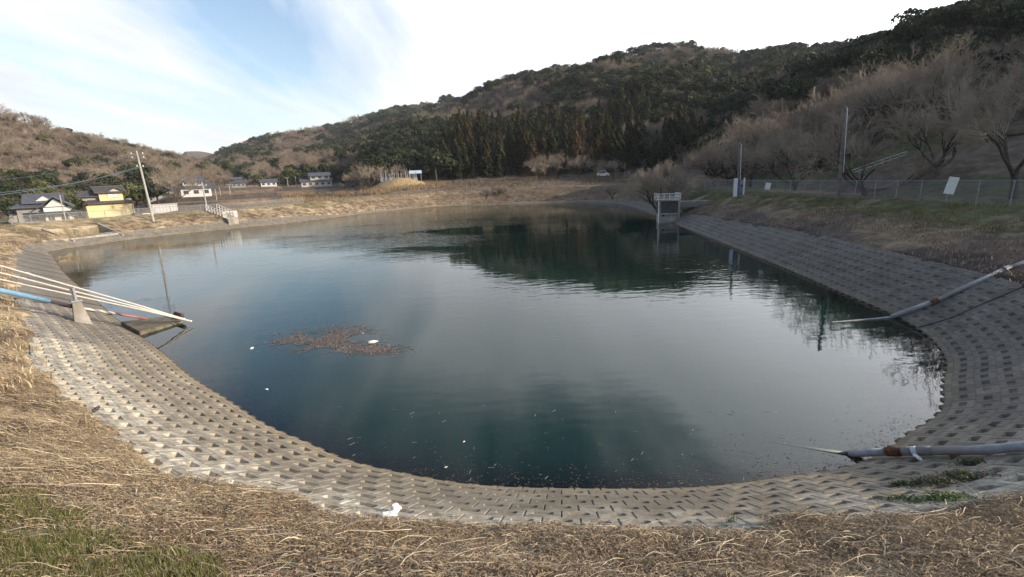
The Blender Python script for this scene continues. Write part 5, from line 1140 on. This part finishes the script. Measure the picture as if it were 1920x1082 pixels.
window(o, 1.2, 4.7, 2.2, .95, -2.6, pane='wwhite'); MB().box(3.6, 5.0, -1.5, 2, 3.9, 4.3).build('balcony', MAT['wcream'], o)
MB().box(-4.95, -4.61, -3.7, -3.3, -.5, 3.4).build('corner_post', MAT['conc_dark'], o); MB().box(4.61, 4.85, -3.6, -3.3, -.5, 3.4).build('corner_post', MAT['wcream'], o)
# grey tiled house far left
b, rz = base_at(56, 150); b.z = -.3
o = empty('tiled_house', b, math.atan2(-b.x, b.y)-.1); tag(o, 'traditional house with grey tiled gable roofs and white plaster at the far left', 'house')
MB().box(-4.2, 2.0, 0, 6, -.5, 4.2).build('wall', MAT['wgrey'], o); m = MB(); roof_hip(m, -4.2, 2, 0, 6, 4.1, 1.5, .9, .45); r_1 = m.build('main_roof', MAT['tile'], o)
MB().box(-2.2, 3.0, 1, 5, 4.3, 5.0).build('upper_wall', MAT['wwhite'], o); m = MB(); roof_gable(m, -2.4, 3.2, .6, 5.2, 5.0, 1.7, .7, axis='x'); r_2 = m.build('upper_roof', MAT['tile'], o); ridge_bar(r_2, (-3.1, 2.9, 6.78), (3.9, 2.9, 6.78), MAT['tile'])
m = MB(); roof_gable(m, 0.0, 4.6, -1.6, 3, 3.9, 2.3, .7, axis='y'); m.build('front_roof', MAT['tile'], o); gable_fill(o, .5, 4.1, -1.5, 3.95, 1.75, MAT['wwhite'])
gable_fill(o, -1.2, 2.0, .5, 5.1, 1.2, MAT['wwhite'], 'upper_gable')
MB().box(.2, 4.6, -1.3, 2.8, -.5, 3.8).build('front_wall', MAT['wwhite'], o); m = MB(); roof_hip(m, -.4, 5.6, -2.2, 2.5, 2.55, .7, .8, .5); m.build('porch_roof', MAT['tile'], o)
window(o, -2.2, 1.6, 2.4, 1.3, 0, pane='glass'); window(o, 1.2, 1.0, .9, 1.0, -1.3, pane='glass'); window(o, 3.4, 1.0, 1.1, 1.0, -1.3, pane='glass')
# annex behind
b, rz = base_at(18, 170); o = empty('storehouse', Vector((b.x, b.y, -.3)), math.atan2(-b.x, b.y)); tag(o, 'grey tiled storehouse at the left edge behind the traditional house', 'house'); MB().box(-3, 3, 0, 4, -.5, 3).build('wall', MAT['wgrey'], o); m = MB(); roof_gable(m, -3, 3, 0, 4, 2.9, 1.2, .6, axis='x'); m.build('roof', MAT['tile'], o)
# kei truck beside the carport
def carport():
    b, rz = base_at(292, 120); o = empty('carport', Vector((b.x, b.y, gz(b.x, b.y))), math.atan2(-b.x, b.y)); tag(o, 'long white ribbed storage shed right of the leaning pole', 'shed')
    MB().box(-2.2, 2.0, 0, 2.2, -.3, 1.6).build('wall', MAT['wwhite'], o); MB().box(-2.35, 2.15, -.15, 2.35, 1.603, 1.72).build('roof', MAT['wcream'], o, .02)
    m = MB()
    for x in np.arange(-2.1, 1.95, .55): m.box(x, x+.07, -.05, -.003, -.3, 1.58)
    m.build('ribs', MAT['stone'], o)
carport()
def car(px, r, lab, mat='white', rz=0., s=1.):
    b, _ = base_at(px, r); o = empty('parked_car', Vector((b.x, b.y, gz(b.x, b.y))), math.atan2(-b.x, b.y)+rz); o.scale = (s, s, s); tag(o, lab, 'car')
    pr = [(-1.65, .25), (-1.68, .85), (-1.5, 1.0), (-1.25, 1.65), (.55, 1.68), (1.05, 1.05), (1.62, .9), (1.68, .3)]
    m = MB(); n = len(pr); m.add([(x, -.72, z) for x, z in pr]+[(x, .72, z) for x, z in pr], [tuple(range(n)), tuple(range(2*n-1, n-1, -1))]+[(i, n+i, n+(i+1) % n, (i+1) % n) for i in range(n)]); m.build('body', MAT[mat], o, .05)
    m = MB().hexa([(-1.2, -.735, 1.02), (.85, -.735, 1.02), (.85, -.722, 1.02), (-1.2, -.722, 1.02), (-1.1, -.735, 1.5), (.5, -.735, 1.5), (.5, -.722, 1.5), (-1.1, -.722, 1.5)]); m.build('side_window', MAT['glass'], o)
    for x in (-1.1, 1.1):
        for y in (-.74, .6): w_ = MB().tube([(x, y, .28), (x, y+.14, .28)], .28, 14).build('wheel', MAT['dark'], o); MB().tube([(x, y-.012, .28), (x, y-.003, .28)], .15, 10).build('rim', MAT['galv'], w_)
car(262, 112, 'small white car parked left of the white ribbed shed'); car(1131, 150, 'small white vehicle parked on the flat before the dark cedars', s=1.1)
def simple_house(name, px, r, w_, d_, h_, rh, wm, rm, lab, rz=0., axis='x', wins=3, kind='gable', cat='house', zoff=0., upper=None, lower_band=None):
    b, _ = base_at(px, r); b.z = gz(b.x, b.y)+zoff; o = empty(name, b, math.atan2(-b.x, b.y)+rz); tag(o, lab, cat)
    MB().box(-w_/2, w_/2, 0, d_, -1, h_).build('wall', MAT[wm], o); m = MB(); (roof_gable if kind == 'gable' else roof_hip)(m, -w_/2, w_/2, 0, d_, h_-.03, rh, .6) if kind != 'gable' else roof_gable(m, -w_/2, w_/2, 0, d_, h_-.03, rh, .6, axis=axis)
    rr_ = m.build('roof', MAT[rm], o)
    for k in range(wins): window(o, -w_/2+(k+.5)*w_/wins, h_*.35, w_/wins*.45, min(1.1, h_*.35), 0)
    if upper:
        uw, uh, ur, ux = upper; MB().box(ux-uw/2, ux+uw/2, 1, d_-1, h_+.2, h_+uh).build('upper_wall', MAT[wm], o); m = MB(); roof_gable(m, ux-uw/2, ux+uw/2, 1, d_-1, h_+uh-.03, ur, .7, axis='x'); m.build('upper_roof', MAT[rm], o)
        for k in range(3): window(o, ux-uw/2+(k+.5)*uw/3, h_+uh*.5, uw/3*.5, .8, 1)
    return o
simple_house('farm_house', 357, 170, 7.5, 6, 2.6, 1.4, 'wwhite', 'tile', 'low white house with grey roof behind the slim leaning pole', upper=(5, 2.0, 1.2, -.5))
simple_house('farm_house', 440, 235, 5, 5, 2.2, 1.2, 'wgrey', 'tile', 'dark roofed far house left of the small white one', upper=(3, 1.4, .9, -.4))
simple_house('farm_house', 497, 245, 6.4, 5, 2.1, 1.3, 'wwhite', 'tile', 'small white house with grey roof left of the brown terraces')
simple_house('large_house', 588, 232, 12.5, 8, 2.5, 1.3, 'wcream', 'tile', 'large two-storey house with grey roofs above the brown terraces', wins=5, upper=(8, 2.2, 1.5, 1.6))
simple_house('farm_house', 285, 200, 8, 6, 2.8, 1.5, 'wgrey', 'tile', 'grey roofed house half hidden right of the dark evergreens', wins=2)
# graveyard
gm = mound('grassy_mound', on_ground(748, 150)-np.array([0, 0, .6]), 9.5, 6, 3.0, MAT['reed'], 'straw-covered mound carrying the graveyard beyond the far bank', 'mound', 5)
gs = []
for k in range(17):
    px = 712+k*4.1+random.uniform(-1, 1); p = on_ground(px, 151+random.uniform(-1.5, 1.5)); p[2] = col(px, 333.5, 151)[2]-.3; h_ = random.uniform(1.3, 2.1)
    if k == 0:
        o = empty('gravestone', p); MB().box(-.45, .45, -.45, .45, -1.2, .3).build('plinth', MAT['stone'], o, .02); MB().box(-.3, .3, -.3, .3, .303, .55).build('base', MAT['stone'], o, .02); MB().box(-.18, .18, -.18, .18, .553, 1.8).build('shaft', MAT['stone'], o, .02); g0 = o
    else: o = copy_tree(g0); o.location = tuple(p)
    o.scale = (.62, .62, h_/1.8); tag(o, 'pale upright gravestone in the row on the straw-covered mound', 'gravestone', 'gravestones on the mound')
p = on_ground(777, 156); o = empty('open_shed', (p[0], p[1], col(777, 332, 156)[2]-.8), math.atan2(-p[0], p[1])); tag(o, 'open shed with pale blue sheet roof behind the gravestones', 'shed')
for x in (-1.6, 1.6):
    for y in (0, 2.2): MB().box(x-.07, x+.07, y-.07, y+.07, -.5, 1.9+.3*(y > 1)).build('post', MAT['stone'], o)
MB().hexa([(-1.9, -.4, 1.85), (1.9, -.4, 1.85), (1.9, 2.7, 2.75), (-1.9, 2.7, 2.75), (-1.9, -.4, 1.93), (1.9, -.4, 1.93), (1.9, 2.7, 2.83), (-1.9, 2.7, 2.83)]).build('roof', MAT['bluesheet'], o)
for k, (px, py, s, lab) in enumerate([(912, 372, .34, 'leftmost low bare bush at the foot of the far bank'), (940, 368, .42, 'second bare bush on the far bank, beside the leftmost'), (972, 372, .36, 'small bare bush midway along the far bank'), (1000, 366, .46, 'taller bare bush on the far bank'), (1025, 369, .5, 'widest bare bush on the far bank right of the taller one'), (1148, 372, .4, 'bare bush on the far bank near the right corner')]):
    q, s_, d_ = surf(px, py); o = make_tree('bare_bush', shrubm, q, s, k*1.1); tag(o, lab, 'bush')
pr = []
for _ in range(1500):
    px_ = random.uniform(820, 1260); r_2 = 121+random.random()*38; w_ = on_ground(px_, r_2)
    if fbm(np.array([w_[0]/8.]), np.array([w_[1]/2.5]), 2, 13)[0] > .47: pr.append(w_)
tuft_field('field_brush', np.array(pr), .8, .6, 9, MAT['strand'], [(.16, .115, .085), (.22, .16, .11), (.11, .085, .06), (.15, .13, .06)], .05, 18)
# thin air over the valley
hm = bpy.data.materials.new('haze_air'); hm.use_nodes = True; hn = hm.node_tree.nodes; hn.remove(hn['Principled BSDF']); pv = hn.new('ShaderNodeVolumePrincipled'); pv.inputs['Color'].default_value = (.86, .92, 1, 1); pv.inputs['Density'].default_value = .00011
hm.node_tree.links.new(pv.outputs[0], hn['Material Output'].inputs['Volume'])
tag(MB().box(-2000, 2000, -2000, 2000, -6, 260).build('haze', hm), kind='stuff')
